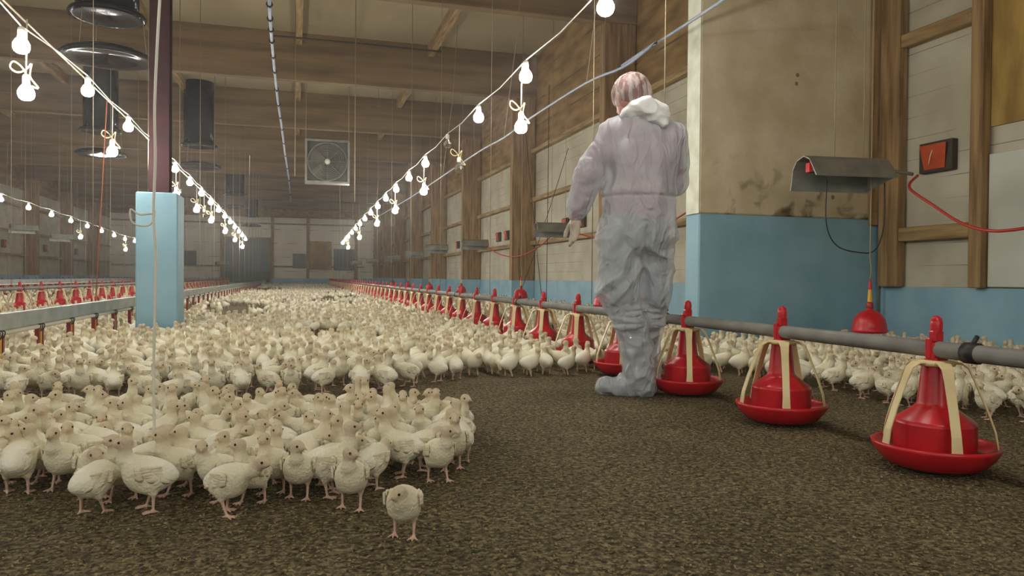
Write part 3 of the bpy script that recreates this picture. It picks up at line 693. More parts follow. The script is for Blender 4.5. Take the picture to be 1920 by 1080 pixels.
def feeder(x, y, near, label, group, rz=0.):
    if not near:
        o = link('pan_feeder', FAR, None, (x, y, 0), rz); o.scale = (.88, .88, .97); tag(o, label, 'feeder', group); return
    p = empty('pan_feeder', (x, y, 0), rz); p.scale = (.88, .88, .97)
    pan = link('pan', FP['pan'], p); link('feed', FP['feed'], pan)
    link('hopper_cone', FP['hopper'], p); link('cage_ring', FP['ring'], p); link('pipe_clamp', FP['clamp'], p)
    for a in ARM_ANG: link('cage_arm', FP['arm'], p, None, a - .2)
    tag(p, label, 'feeder', group)
FEED = []
for k in range(-1, 57):
    y = 2.07 + .852 * k; FEED.append((2.13, y))
    feeder(2.13, y, k < 16, 'red pan feeder with cream arms on the right pipe, %s from the right edge' % ordinal(max(k + 1, 1)) if k >= 0 else 'red pan feeder just outside the right edge of the view', 'pan feeders on the right pipe', RS.uniform(-.05, .05))
for k in range(0, 40):
    y = 9.9 + 1.0 * k; FEED.append((-4.0, y))
    feeder(-4.0, y, k < 8, 'red pan feeder behind the drinker rail, %s from the left edge' % ordinal(k + 1), 'pan feeders on the left pipe', RS.uniform(-.2, .2))
for k in range(0, 30):
    y = 26 + .9 * k; feeder(-10.0, y, False, 'small distant pan feeder near the left wall, %s in its row' % ordinal(k + 1), 'pan feeders by the left wall', RS.uniform(-.2, .2))
def pipe(name, X, z, y0, y1, r, m, label, coup):
    p = empty(name, (X, y0, z))
    MB().tube([(0, 0, 0), (0, (y1 - y0) / 2, 0), (0, y1 - y0, 0)], r, 14).build('pipe_length', m, p)
    for y in coup:
        b = MB(); b.tube([(0, y - y0 - .024, 0), (0, y - y0 + .024, 0)], r * 1.22, 14); b.tube([(0, y - y0, r), (0.02, y - y0, r * 1.9)], .008, 6); b.build('coupling', M['rubber'], p)['label'] = 'black coupling'
    tag(p, label, 'pipe')
pipe('feed_pipe', 2.13, .417, -2, 51, .029, M['pipe'], 'long grey feed pipe carrying the right row of red feeders', [1.925, 4.05, 7.1, 10.1, 13.1])
pipe('feed_pipe', -4.0, .43, 4, 50, .027, M['pipe'], 'long grey feed pipe carrying the left row of feeders', [13, 19])
pipe('feed_pipe', -10.0, .43, 8, 54, .025, M['pipe'], 'distant grey feed pipe close to the left wall', [])
# suspension wires for the lines
j = 0
for X, y0, st, n_, nm in ((2.13, 5.2, 3.05, 14, 'right feed pipe'), (-4.0, 9.5, 3.05, 13, 'left feed pipe'), (-1.75, 4.9, 2.6, 15, 'drinker rail'), (-7.0, 14, 3, 10, 'second drinker rail'), (-10, 16, 3, 10, 'distant left pipe')):
    for k in range(n_):
        y = y0 + st * k
        wire('suspension_wire', [(X, y, .46), (X, y, CH - .01)], .0035 if k < 3 else .0055, M['wire'], 'thin vertical wire holding the %s, %s from the camera' % (nm, ordinal(k + 1)), 'wire', 'suspension wires of the %s' % nm, 4)
for px, py, y in ((665, 378, 14.5), (553, 330, 15.5)):
    d = ray(px, py); t = y / d.y; x = d.x * t; z = CAMH + d.z * t
    wire('pull_wire', [(x, y, z), (x, y, CH - .01)], .008, M['wire'], 'slim wire hanging free %s the box fan' % ('right of' if px > 600 else 'left of'), 'wire')
x_, y_ = 2.13, 4.08
p = empty('hanger_hook', (x_, y_, .44))
MB().tube([(0, 0, .24), (0, 0, CH - .45)], .003, 5).build('hook_cord', M['wire'], p)
MB().tube([(0, -.05, .0), (0, -.045, .07), (0, 0, .13), (0, 0, .245)], .005, 6).build('hook_arm', M['rubber'], p)
MB().tube([(0, 0, .13), (0, .055, .07), (0, .055, -.0)], .005, 6).build('hook_arm', M['rubber'], p)
tag(p, 'black forked wire hook holding the grey pipe right behind the knees of the person', 'hook')
# nipple drinker rails with cups
b_ = MB(); b_.box(-.014, .014, -.055, -.028, -.225, 0, 0); b_.box(-.012, .012, -.012, .012, -.22, 0, 1); b_.box(-.014, .014, .028, .055, -.225, 0, 0)
b_.lathe([(.001, -.24), (.03, -.24), (.052, -.217), (.055, -.203), (.048, -.205), (.001, -.225)], 16, 2, (.03, .0, 0)); CUPM = b_.mesh('cup_unit', [M['darkred'], M['yellow'], M['darkred']])
hk = MB()
hk.tube(smooth([p_ for q in (-.042, 0, .042) for p_ in ((.019, q - .012, -.005), (.022, q - .004, .025), (.0, q, .03), (-.022, q + .004, .02), (-.019, q + .008, -.005), (.0, q + .012, -.035))], 3), .0035, 5)
HKM = hk.mesh('wire_hook', M['rubber'])
def drinker_rail(X, y0, y1, z, first, st, n_, lab, labu, grp, near):
    p = empty('drinker_rail', (X, y0, z))
    MB().bbox(-.02, .02, 0, y1 - y0, 0, .105, .004).build('rail_profile', M['alu'], p)
    MB().tube([(0, 0, -.02), (0, (y1 - y0) / 2, -.02), (0, y1 - y0, -.02)], .016, 10).build('water_pipe', M['whitecable'], p)
    tag(p, lab, 'drinker rail')
    for k in range(n_):
        y = first + st * k
        u = empty('drinker_cup', (X, y, z - .035))
        link('cup_unit', CUPM, u)
        if k < near: link('wire_hook', HKM, u)
        tag(u, labu % ordinal(k + 1), 'drinker', grp)
drinker_rail(-1.75, 1.0, 48, .30, 4.52, .76, 50, 'grey metal drinker rail crossing behind the blue column', 'red and yellow drinker cup under the near rail, %s from the left edge', 'drinker cups of the near rail', 20)
drinker_rail(-7.0, 12, 48, .40, 17, 1.5, 18, 'distant drinker rail between the two left feeder rows', 'distant red drinker cup under the second rail, %s along', 'drinker cups of the second rail', 0)
# bell drinkers
b = MB(); b.lathe([(.12, .0), (.145, .008), (.148, .025), (.140, .035), (.136, .07), (.122, .115), (.095, .15), (.06, .172), (.03, .18), (.028, .20)], 30); b.lathe([(.12, 0), (.128, .03), (.135, .035)], 30); BELL = b.mesh('bell_dome', M['red'])
b = MB(); b.lathe([(.027, .185), (.030, .195), (.030, .235), (.024, .245), (.001, .25)], 14); STEM = b.mesh('stem_collar', M['darkred'])
b = MB(); b.lathe([(.02, .24), (.019, .28), (.014, .34), (.012, .35), (.001, .352)], 12); SHANK = b.mesh('yellow_shank', M['yellow'])
b = MB(); b.lathe([(.016, .345), (.017, .375), (.010, .40), (.004, .43), (.001, .432)], 12); NOZ = b.mesh('red_nozzle', M['red'])
def bell(x, y, z, lab):
    p = empty('bell_drinker', (x, y, z)); p.scale = (.92, .92, 1)
    for n_, m_ in (('bell_dome', BELL), ('stem_collar', STEM), ('yellow_shank', SHANK), ('red_nozzle', NOZ)): link(n_, m_, p)
    MB().tube([(0, 0, .43), (.01, 0, .5), (-.005, 0, .6), (0, 0, CH - z - .02)], .005, 5).build('hanging_cord', M['wire'], p)
    tag(p, lab, 'drinker', 'red bell drinkers')
bell(4.38, 4.9, .24, 'red bell drinker on a yellow shank in front of the blue wall, nearest')
for i, (px, z) in enumerate(((1130, 10.6), (977, 14.5), (865, 19.7), (805, 24.4), (765, 29.5), (738, 34.5))):
    X = (px - VPX) * CN * z / F; Y = (z - X * SN) / CN
    bell(X, Y, .26, 'red bell drinker beyond the right pipe, %s' % ('half hidden by the knee of the person' if i == 0 else '%s one past the person' % ordinal(i)))
# ================================================================ turkey poults
DOWN = np.array([.78, .74, .55]); HEADC = np.array([.61, .52, .36]); WHITE = np.array([.86, .84, .70]); LEGC = np.array([.68, .47, .37])
def rotz(a): return np.array([[math.cos(a), -math.sin(a), 0], [math.sin(a), math.cos(a), 0], [0, 0, 1]])
POSES = {
 # neck base, neck mid, head centre, head yaw, head pitch, body pitch, leg bend(0 standing, 1 sitting), stride
 'up':      dict(m=(0, .052, .135), h=(0, .056, .178), yaw=0.0, pit=-.05, st=.012),
 'left':    dict(m=(-.002, .050, .132), h=(-.006, .052, .170), yaw=1.15, pit=-.1, st=-.015),
 'right':   dict(m=(.002, .050, .134), h=(.006, .052, .172), yaw=-1.15, pit=-.1, st=.01),
 'tall':    dict(m=(0, .050, .148), h=(0, .054, .196), yaw=.35, pit=.0, st=.0),
 'tallr':   dict(m=(0, .050, .145), h=(.002, .056, .185), yaw=-.9, pit=.0, st=.02),
 'tuck':    dict(m=(0, .050, .108), h=(0, .058, .134), yaw=.35, pit=-.35, st=-.01),
 'tuckr':   dict(m=(0, .050, .110), h=(.004, .058, .134), yaw=-.75, pit=-.3, st=-.01),
 'stretch': dict(m=(0, .080, .128), h=(.0, .102, .150), yaw=.1, pit=-.1, st=.02),
 'peck':    dict(m=(0, .088, .088), h=(.0, .115, .062), yaw=.1, pit=-.95, st=.015),
 'back':    dict(m=(-.012, .048, .128), h=(-.022, .040, .158), yaw=2.2, pit=-.05, st=-.01),
}
def headframe(P):
    cy, sy = math.cos(P['yaw']), math.sin(P['yaw']); cp, sp = math.cos(P['pit']), math.sin(P['pit'])
    f_ = np.array([-sy * cp, cy * cp, sp]); r_ = np.array([cy, sy, 0.]); u_ = np.cross(r_, f_); return r_, f_, u_
def poult_prims(P, fat=1.0, lod=0):
    r_, f_, u_ = headframe(P); R = np.stack([r_, f_, u_], 1)
    h = np.array(P['h']); m = np.array(P['m']); st = P['st']
    tilt = rotz(0); ct, s_ = math.cos(.28), math.sin(.28); RB = np.array([[1, 0, 0], [0, ct, -s_], [0, s_, ct]])
    pr = [('e', (0, -.006, .094), (.044 * fat, .053, .043), RB), ('e', (0, .022, .098), (.038 * fat, .034, .037), None),
          ('e', (0, -.040, .092), (.027, .034, .024), RB), ('e', (0, -.002, .076), (.036, .042, .028), None),
          ('c', (0, .028, .112), .027, tuple(m), .0175, .022), ('c', tuple(m), .0170, tuple(h - f_ * .004), .0145, .012),
          ('e', tuple(h), (.0162, .0212, .0172), R, .008), ('e', tuple(h + f_ * .014 - u_ * .002), (.0098, .011, .0095), R, .006)]
    lr = .0032 if lod == 0 else (.006 if lod == 1 else .009)
    for sx in (-1, 1):
        a = st * sx
        pr += [('c', (sx * .022, -.004, .068), .018, (sx * .026, -.012 + a * .4, .050), .0085, .012),
               ('c', (sx * .026, -.012 + a * .4, .050), .0050 if lod == 0 else lr, (sx * .027, -.004 + a, .006), lr, .006)]
        if lod == 0:
            for an in (-.55, 0, .55, 2.9):
                l = .024 if an < 2 else .012
                pr.append(('c', (sx * .027, -.004 + a, .0055), .0036, (sx * .027 + math.sin(an) * l, -.004 + a + math.cos(an) * l, .0030), .0026, .003))
    return pr
def poult_cols(V, P, far=False):
    h = np.array(P['h']); m = np.array(P['m'])
    d = np.linalg.norm(V - h, axis=1); w = np.clip(1 - (d - .018) / .026, 0, 1)[:, None]
    col = DOWN * (1 - w) + HEADC * w
    bk = np.clip((-(V[:, 1]) + .01) / .05, 0, 1) * np.clip((V[:, 2] - .06) / .03, 0, 1); bk = (bk * (1 - w[:, 0]))[:, None]
    col = col * (1 - bk) + WHITE * bk
    lg = np.clip((.052 - V[:, 2]) / .008, 0, 1)[:, None] * (np.abs(np.abs(V[:, 0:1]) - .027) < .05)
    lg = lg * (np.linalg.norm(V - h, axis=1) > .035)[:, None] * ((np.abs(V[:, 0:1]) > .012) | (V[:, 2:3] < .03))
    return col * (1 - lg) + LEGC * lg
def down_rough(V, Q, amp, P):
    N = vnormals(V, Q); w = np.clip((V[:, 2] - .052) / .015, 0, 1) * np.clip((np.linalg.norm(V - np.array(P['h']), axis=1) - .02) / .03, 0, 1)
    n1 = nz(V, (70, 45, 70), 3.1) * .6 + nz(V, (190, 110, 190), 9.3, 1) * .6
    return V + N * (n1 * w * amp)[:, None]
def wing_mesh():
    b = MB()
    # folded wing: layered feathers pointing back and slightly down, local origin at the shoulder
    def feather(a, l, w, ang, off):
        n = 6; top = []
        rings = []
        for i in range(n + 1):
            t = i / n; ww = w * (math.sin(PI * min(t * .8 + .18, 1)) ** .6) * (1 if i < n else .15)
            y = -l * t; z = -math.sin(ang) * l * t; x = off + .007 * math.sin(PI * t) + .0015
            c = (a[0] + x, a[1] + y, a[2] + z)
            rings.append([(c[0] - .0012, c[1], c[2] - ww), (c[0] + .0016, c[1], c[2] - ww * .4), (c[0] + .002, c[1], c[2] + ww * .4), (c[0] - .0012, c[1], c[2] + ww), (c[0] - .003, c[1], c[2])])
        b.loft(rings, 0, True)
    for i in range(6): feather((0, -.008 - i * .006, .008 - i * .005), (.056 - i * .003), .0085, .12 + i * .09, .0)
    for i in range(5): feather((0, .004 - i * .003, .010 - i * .006), .040, .0085, .08 + i * .08, .004)
    for i in range(4): feather((0, .012, .009 - i * .006), .024, .008, .05 + i * .08, .0065)
    return b
wb = wing_mesh()
WR = wb.mesh('wing', M['feather'])
lb = MB(); lb.add([(-x, y, z) for x, y, z in wb.v], [tuple(reversed(f)) for f in wb.f], 0, True); WL = lb.mesh('wing', M['feather'])
eb = MB(); eb.sphere((0, 0, 0), .0038, 10, 8); EYE = eb.mesh('eye', M['eye'])
POULT = {}
for nm, P in POSES.items():
    V, Q = sdf_mesh(poult_prims(P), .0027, .018, .004)
    V = down_rough(V, Q, .0015, P)
    root = link('turkey_poult', np_mesh('turkey_poult', V, Q, M['chick'], True, poult_cols(V, P)))
    r_, f_, u_ = headframe(P); h = np.array(P['h'])
    bk = MB(); tip = h + f_ * .0345 - u_ * .006; base = h + f_ * .0195 - u_ * .002
    bk.loft([[tuple(base + r_ * .0062 * math.cos(t) + u_ * .0055 * math.sin(t)) for t in np.arange(8) * PI / 4],
             [tuple(base + f_ * .007 + r_ * .0042 * math.cos(t) + u_ * (.0038 * math.sin(t) + .0006)) for t in np.arange(8) * PI / 4],
             [tuple(tip + r_ * .0008 * math.cos(t) + u_ * .0008 * math.sin(t)) for t in np.arange(8) * PI / 4]])
    bk.build('beak', M['beak'], root)
    for s_ in (-1, 1):
        link('eye', EYE, root, tuple(h + r_ * s_ * .0138 + f_ * .0080 + u_ * .0030))
        w = link('wing', WR if s_ > 0 else WL, root, (s_ * .0365, .016, .108)); w.rotation_euler = (-.12, 0, s_ * -.16); w.scale = (1, .86, 1.05)
    KIDS[root.name] = list(root.children)
    POULT[nm] = root
USED = set()
PN = list(POSES)
def place_poult(x, y, a_face, pose, sc_, label, group, parts):
    """a_face in degrees: 0 faces the camera, 90 faces the right of the view"""
    src = POULT[pose]
    if pose not in USED and parts: USED.add(pose); o = src
    elif parts: o = copy_tree(src)
    else: o = src.copy(); C.objects.link(o)
    vd = math.atan2(-x, y) if False else -TH
    o.location = (x, y, 0); o.rotation_euler = (0, 0, -TH + PI + math.radians(a_face)); o.scale = (sc_,) * 3
    tag(o, label, 'turkey chick', group)
# hand-placed front row: feet pixel, facing, pose, label
HAND = [
 (757, 1008, -2, 'tuckr', .95, 'lone cream turkey chick standing in front of the flock with tucked head'),
 (658, 955, 3, 'left', 1.0, 'cream chick facing forward with head turned right, behind the lone chick'),
 (560, 935, 5, 'left', .97, 'upright chick facing forward with beak to the right, mid front row'),
 (428, 965, 75, 'stretch', 1.0, 'chick turned right in the front row, left pink leg forward'),
 (277, 958, -72, 'up', 1.08, 'chick in left profile with long white wing, front row left'),
 (176, 962, 160, 'peck', .98, 'chick seen from behind with lowered head, front row left'),
 (118, 918, 3, 'up', 1.02, 'chick facing the camera with raised neck near the left edge'),
 (34, 925, 200, 'back', 1.08, 'large pale chick seen from behind at the left edge'),
 (365, 912, -20, 'right', 1.04, 'slim upright chick facing forward-left between two profile chicks'),
 (512, 925, -10, 'up', .98, 'pale chick behind the front row looking straight at the camera'),
 (700, 915, 150, 'tuck', .95, 'rounded chick with its back turned right behind the forward-facing one'),
 (752, 893, -80, 'tall', 1.06, 'chick in left profile with hanging white wing near the right corner'),
 (822, 903, 30, 'left', 1.0, 'chick at the right corner of the flock with its beak to the right'),
 (862, 868, -160, 'tall', 1.02, 'tall-necked chick at the right corner facing away'),
 (612, 915, 100, 'stretch', .96, 'chick in right profile half hidden behind the front row'),
 (455, 905, 120, 'up', 1.0, 'chick turned away to the right behind the profile chick'),
 (230, 905, 40, 'up', 1.0, 'chick between the first two profile chicks facing forward-right'),
 (845, 838, 100, 'tallr', 1.0, 'chick on the right border of the flock in right profile'),
]
def inpoly(px, py, poly):
    c = False; j = len(poly) - 1
    for i in range(len(poly)):
        xi, yi = poly[i]; xj, yj = poly[j]
        if (yi > py) != (yj > py) and px < (xj - xi) * (py - yi) / (yj - yi) + xi: c = not c
        j = i
    return c
FRONT = [(-200, 930), (0, 925), (80, 905), (200, 945), (320, 930), (480, 945), (600, 935), (700, 915), (800, 895), (868, 878), (872, 845), (845, 806), (760, 794), (640, 796), (500, 792), (250, 796), (60, 806), (-200, 812)]
EDGE = [(-400, 757), (0, 757), (240, 748), (300, 768), (430, 748), (600, 742), (640, 728), (690, 752), (735, 732), (760, 734), (790, 722), (850, 713), (950, 708), (1140, 704), (1240, 700), (1380, 704), (1500, 722), (1640, 752), (1750, 772), (1920, 798), (2300, 860)]
def edge_y(px):
    if px <= EDGE[0][0]: return EDGE[0][1]
    for (a, b), (c, d) in zip(EDGE, EDGE[1:]):
        if a <= px <= c: return b + (d - b) * (px - a) / (c - a)
    return EDGE[-1][1]
def blocked(x, y):
    if abs(x + 1.305) < .27 and abs(y - 8.2) < .30: return True
    if x > 3.42 and 5.98 < y < 6.46: return True
    if x > XR - .12 or x < XL + .1: return True
    for fx, fy in FEED:
        if abs(x - fx) < .32 and (x - fx) ** 2 + (y - fy) ** 2 < .295 ** 2: return True
    if (x - 1.70) ** 2 + (y - 3.6) ** 2 < .42 ** 2: return True
    if any(abs(y - f_) < .18 and (x > XR - .7 or x < XL + .7) for f_ in FR): return True
    return False
grid = {}
CELL = .16
placed = []
def free(x, y, r):
    gx, gy = int(x // CELL), int(y // CELL); q = int(r // CELL) + 1
    for i in range(gx - q, gx + q + 1):
        for j_ in range(gy - q, gy + q + 1):
            for (a, b) in grid.get((i, j_), ()):
                if (a - x) ** 2 + (b - y) ** 2 < r * r: return False
    return True
def put(x, y): grid.setdefault((int(x // CELL), int(y // CELL)), []).append((x, y))
birds = []
for px, py, a, pose, s_, lab in HAND:
    x, y = ground(px, py); put(x, y); birds.append([x, y, a, pose, s_, lab, None, project(x, y, 0)[2], 'hand'])
rng = random.Random(77)
def rnd_pose(z): 
    return rng.choices(PN, [6, 4, 4, 6, 5, 1.5, 1.5, 3, 1.6, 2])[0]
# front flock: dense
for t in range(16000):
    px = rng.uniform(-160, 880); py = rng.uniform(790, 948)
    if not inpoly(px, py, FRONT): continue
    x, y = ground(px, py)
    if not free(x, y, .092): continue
    put(x, y); a = rng.gauss(5, 62)
    birds.append([x, y, a, rnd_pose(0), rng.uniform(.93, 1.06), None, 'front', project(x, y, 0)[2], 'front'])
# main flock
far = []
def density(x, y):
    n = mnoise.noise(Vector((x * .55, y * .35, 4.2))) + .6 * mnoise.noise(Vector((x * 1.6, y * 1.1, 1.7)))
    return n
for t in range(260000):
    u_ = rng.random(); y = 2.4 + (u_ ** 1.5) * 52
    x = rng.uniform(-11.9, 5.5)
    pr = project(x, y, 0)
    if pr is None: continue
    px, py, zc = pr
    if px < -160 or px > 2080 or py > edge_y(px) : continue
    if px < 900 and y < 3.9: continue
    d = density(x, y)
    r = .118 if zc < 6.5 else (.125 if zc < 12 else .155)
    if zc > 7 and d < -.2: continue
    if zc > 12: r = .18 + max(zc - 16, 0) * .004
    if zc > 9 and px < 1200 and d < .0: r *= 1.3
    if blocked(x, y) or not free(x, y, r): continue
    put(x, y)
    birds.append([x, y, rng.uniform(-180, 180), rnd_pose(zc), rng.uniform(.93, 1.08), None, None, zc, 'main'])
vis = lambda b: -40 < project(b[0], b[1], .08)[0] < 1960
inview = sorted([b for b in birds if vis(b)], key=lambda b: (b[8] != 'hand', b[7]))
near = inview[:300]; nearid = set(id(b) for b in near)
def facing(a):
    a = (a + 180) % 360 - 180
    return 'facing the camera' if abs(a) < 40 else ('facing away' if abs(a) > 140 else ('facing right' if a > 0 else 'facing left'))
POSEW = {'up': 'upright neck', 'tuckr': 'tucked neck', 'left': 'sideways head', 'right': 'sideways head', 'tall': 'tall neck', 'tallr': 'tall turned neck', 'tuck': 'tucked neck', 'stretch': 'neck forward', 'peck': 'lowered head', 'back': 'looking back'}
def region(b):
    px, py, z = project(b[0], b[1], 0)
    if b[8] in ('front', 'hand'):
        cols = [(60, 'at the left edge'), (150, 'left of second profile chick'), (250, 'left of the white rope'), (340, 'just right of the rope'), (430, 'left of centre'), (530, 'in the centre'), (620, 'right of centre'), (710, 'behind the lone chick'), (790, 'near the right corner'), (2000, 'at the right border')]
        col = [c for t_, c in cols if px < t_][0]
        row = 'front part' if py > 895 else ('middle' if py > 845 else 'rear')
        return '%s of near flock %s' % (row, col)
    for t_, c in ((1840, 'at the far right edge'), (1760, 'behind the nearest feeder'), (1660, 'below the nearest bell drinker'), (1560, 'between the two nearest feeders'), (1460, 'behind the second feeder'), (1360, 'below the wide pillar'), (1220, 'behind the third feeder'), (1080, 'left of the boots'), (980, 'left of the boots at distance'),
                  (880, 'on the middle open edge'), (780, 'behind the right border of the near flock'), (690, 'beyond the gap behind the lone chick'), (600, 'beyond the gap, right half'), (520, 'beyond the gap, centre'), (430, 'beyond the gap, left of centre'), (350, 'beyond the gap right of the rope'), (270, 'below the blue column'), (180, 'left of the blue column'), (90, 'under the drinker rail')):
        if px > t_: return c
    return 'under the rail at the left edge'
for b in near:
    if not b[5]: b[5] = 'cream chick %s, %s, %s' % (region(b), facing(b[2]), POSEW[b[3]])
for b in near:
    if len(b[5].split()) > 15: b[5] = b[5].rsplit(',', 1)[0]
cnt_ = {}
for b in near: cnt_.setdefault(b[5], []).append(b)
for l_, bs_ in cnt_.items():
    if len(bs_) < 2: continue
    bs_.sort(key=lambda q: q[7])
    w_ = {2: ['nearer', 'farther'], 3: ['nearest', 'middle', 'farthest']}.get(len(bs_), ['%s' % ordinal(i + 1) for i in range(len(bs_))])
    for q, ww in zip(bs_, w_): q[5] = ww + ' ' + l_
for b in near:
    lab = b[5] or ('cream chick %s, %s, %s' % (region(b), facing(b[2]), POSEW[b[3]]))
    grp = 'near flock of turkey chicks' if b[8] in ('hand', 'front') else 'turkey chicks along the edge of the main flock'
    place_poult(b[0], b[1], b[2], b[3], b[4], lab, grp, b[7] < 4.6)
for nm in PN:
    if nm not in USED and not any(o.name.startswith('zzz') for o in []):
        for ch in list(POULT[nm].children): bpy.data.objects.remove(ch)
        bpy.data.objects.remove(POULT[nm])
# the rest of the flock: one object
def lod_bank(h, lod, poses):
    out = []
    for nm in poses:
        P = POSES[nm]; V, Q = sdf_mesh(poult_prims(P, 1.06, lod), h, .02, .004)
        if lod == 1:
            # folded wing bulges
            pass
        out.append((V, Q, poult_cols(V, P)))
    return out
LOD = [lod_bank(.0062, 1, PN), lod_bank(.0105, 2, PN), lod_bank(.017, 2, PN)]
VV, QQ, CC = [], [], []; off = 0; nfar = 0
for b in birds:
    if id(b) in nearid: continue
    z = b[7]; L = LOD[0] if z < 9 else (LOD[1] if z < 20 else LOD[2])
    V, Q, Cc = L[PN.index(b[3])]
    a = -TH + PI + math.radians(b[2]); R = rotz(a)
    VV.append((V * b[4]) @ R.T + np.array([b[0], b[1], 0])); QQ.append(Q + off); off += len(V)
    CC.append(Cc * rng.uniform(.9, 1.06)); nfar += 1
rest = link('turkey_flock', np_mesh('turkey_flock', np.concatenate(VV), np.concatenate(QQ), M['chick_far'], True, np.clip(np.concatenate(CC), 0, 1)))
tag(rest, 'countless cream turkey chicks covering the litter down the length of the hall', 'flock', kind='stuff')
print('BIRDS', len(birds), 'near', len(near), 'front', sum(b[8] == 'front' for b in birds), 'maxz', max(b[7] for b in near), 'rest', nfar, 'verts', off)
# ================================================================ the person
PX, PY = ground(1180, 742)
per = empty('person', (PX, PY, 0), -TH)
def rot3(rx, ry, rz_):
    return np.array(Matrix.Rotation(rz_, 3, 'Z') @ Matrix.Rotation(ry, 3, 'Y') @ Matrix.Rotation(rx, 3, 'X'))
hip_l, knee_l, ank_l = (-.045, .01, .88), (-.03, -.01, .50), (.04, .0, .10)
hip_r, knee_r, ank_r = (.125, .04, .88), (.125, .06, .50), (.105, .13, .10)
sh_l, el_l, wr_l = (-.115, .02, 1.46), (-.245, .02, 1.22), (-.305, .06, .995)
sh_r, el_r, wr_r = (.225, .03, 1.45), (.255, .13, 1.20), (.16, .34, 1.24)
def hand_prims(wr, d, side, grow=0., curl=.5, wd=None):
    """palm, four fingers, thumb; d = hand direction, wd = across-palm direction"""
    wr = np.array(wr); d = np.array(d) / np.linalg.norm(d); wd = np.array(wd, float); wd -= d * wd.dot(d); wd /= np.linalg.norm(wd); nrm = np.cross(d, wd)
    pr = [('c', tuple(wr), .026 + grow, tuple(wr + d * .03), .028 + grow, .015)]
    for i, o in enumerate((-.030, -.010, .010, .029)):
        a = wr + d * .025 + wd * o * .6; b = wr + d * .085 + wd * o
        pr.append(('c', tuple(a), .015 + grow, tuple(b), .0115 + grow, .012))
        L_ = (.068, .080, .074, .058)[i]; c = (.25, .35, .45, .55)[i] * curl
        p0 = b
        for s_ in range(3):
            ang = c * (s_ + 1) * .8; l = L_ * (.42, .33, .25)[s_]
            p1 = p0 + (d * math.cos(ang) + nrm * math.sin(ang)) * l
            pr.append(('c', tuple(p0), .0095 - s_ * .001 + grow, tuple(p1), .0085 - s_ * .001 + grow, .003)); p0 = p1
    t0 = wr + d * .02 - wd * .022; t1 = t0 + d * .035 - wd * .030 + nrm * .010; t2 = t1 + d * .030 - wd * .006 + nrm * .012; t3 = t2 + d * .022 + nrm * .006
    pr += [('c', tuple(t0), .016 + grow, tuple(t1), .0125 + grow, .008), ('c', tuple(t1), .0115 + grow, tuple(t2), .010 + grow, .003), ('c', tuple(t2), .0098 + grow, tuple(t3), .008 + grow, .003)]
    return pr
HR = rot3(-.35, .10, .45)
hc = (-.005, .055, 1.672)
f_h = HR @ np.array([0, 1, 0]); r_h = HR @ np.array([1, 0, 0]); u_h = HR @ np.array([0, 0, 1]); H0 = np.array(hc)
def hp(x, y, z): return tuple(H0 + r_h * x + f_h * y + u_h * z)
body = [('e', (.035, .03, .90), (.145, .095, .11), None, .05), ('e', (.045, .03, 1.10), (.145, .10, .16), None, .06), ('e', (.055, .035, 1.32), (.175, .12, .20), None, .06),
        ('c', (-.08, .03, 1.46), .06, (.19, .035, 1.45), .06, .05), ('c', (.045, .03, 1.46), .062, hp(0, -.015, -.07), .055, .03),
        ('e', hc, (.077, .098, .112), HR, .02), ('e', hp(0, .02, -.06), (.055, .07, .055), HR, .02),
        ('c', hp(0, .09, .01), .012, hp(0, .112, -.025), .016, .01), ('c', hp(-.02, .088, -.055), .008, hp(.02, .088, -.055), .008, .006), ('c', hp(0, .07, -.09), .02, hp(0, .085, -.09), .02, .015)]
for s_ in (-1, 1):
    body += [('e', hp(s_ * .078, -.0, -.01), (.012, .020, .032), HR, .006), ('-e', hp(s_ * .032, .104, .012), (.014, .012, .009), HR), ('e', hp(s_ * .032, .090, .012), (.012, .011, .010), HR, .003)]
for a, ra, b_2, rb in (((-.055, .01, .86), .064, knee_l, .05), (knee_l, .05, ank_l, .042), ((.135, .05, .86), .064, knee_r, .05), (knee_r, .05, ank_r, .042), (sh_l, .058, el_l, .046), (el_l, .044, wr_l, .028), (sh_r, .058, el_r, .046), (el_r, .044, wr_r, .028)):
    body.append(('c', a, ra, b_2, rb, .03))
body += [('c', ank_l, .04, (.075, .0, .05), .04, .03), ('c', (.08, 0, .045), .038, (-.12, .03, .036), .030, .02)]
body += [('c', ank_r, .04, (.105, .10, .05), .04, .03), ('c', (.115, .10, .045), .038, (.02, .26, .036), .030, .02)]
dl = (-.02, .05, -1.); dr = (-.8, .5, .25)
body += hand_prims(wr_l, dl, -1, 0, .7, (.45, -.85, 0)) + hand_prims(wr_r, dr, 1, 0, 1.2, (0.1, .3, 1.))
V, Q = sdf_mesh(body, .0065, .02)
link('body', np_mesh('body', V, Q, M['skin']), per)
# shirt and trousers under the coverall
sh = [('e', (.04, .03, 1.05), (.165, .115, .16), None, .05), ('e', (.055, .035, 1.32), (.19, .132, .205), None, .06), ('c', (-.09, .03, 1.46), .07, (.20, .035, 1.45), .07, .05),
      ('c', sh_l, .068, el_l, .056, .03), ('c', el_l, .054, (-.29, .05, 1.02), .042, .03), ('c', sh_r, .068, el_r, .056, .03), ('c', el_r, .054, (.18, .30, 1.23), .042, .03)]
V, Q = sdf_mesh(sh, .011, .03); link('shirt', np_mesh('shirt', V, Q, M['shirt']), per)['label'] = 'pinkish shirt showing through the coverall'
tz = [('e', (.035, .03, .92), (.172, .122, .135), None, .05), ('c', (-.06, .01, .86), .082, (-.045, -.01, .50), .062, .04), ('c', (-.045, -.01, .50), .06, (.0, 0, .3), .05, .03), ('c', (.14, .05, .86), .082, (.14, .06, .50), .06, .04), ('c', (.14, .06, .50), .06, (.12, .09, .3), .05, .03)]
V, Q = sdf_mesh(tz, .011, .03); link('trousers', np_mesh('trousers', V, Q, M['trousers']), per)
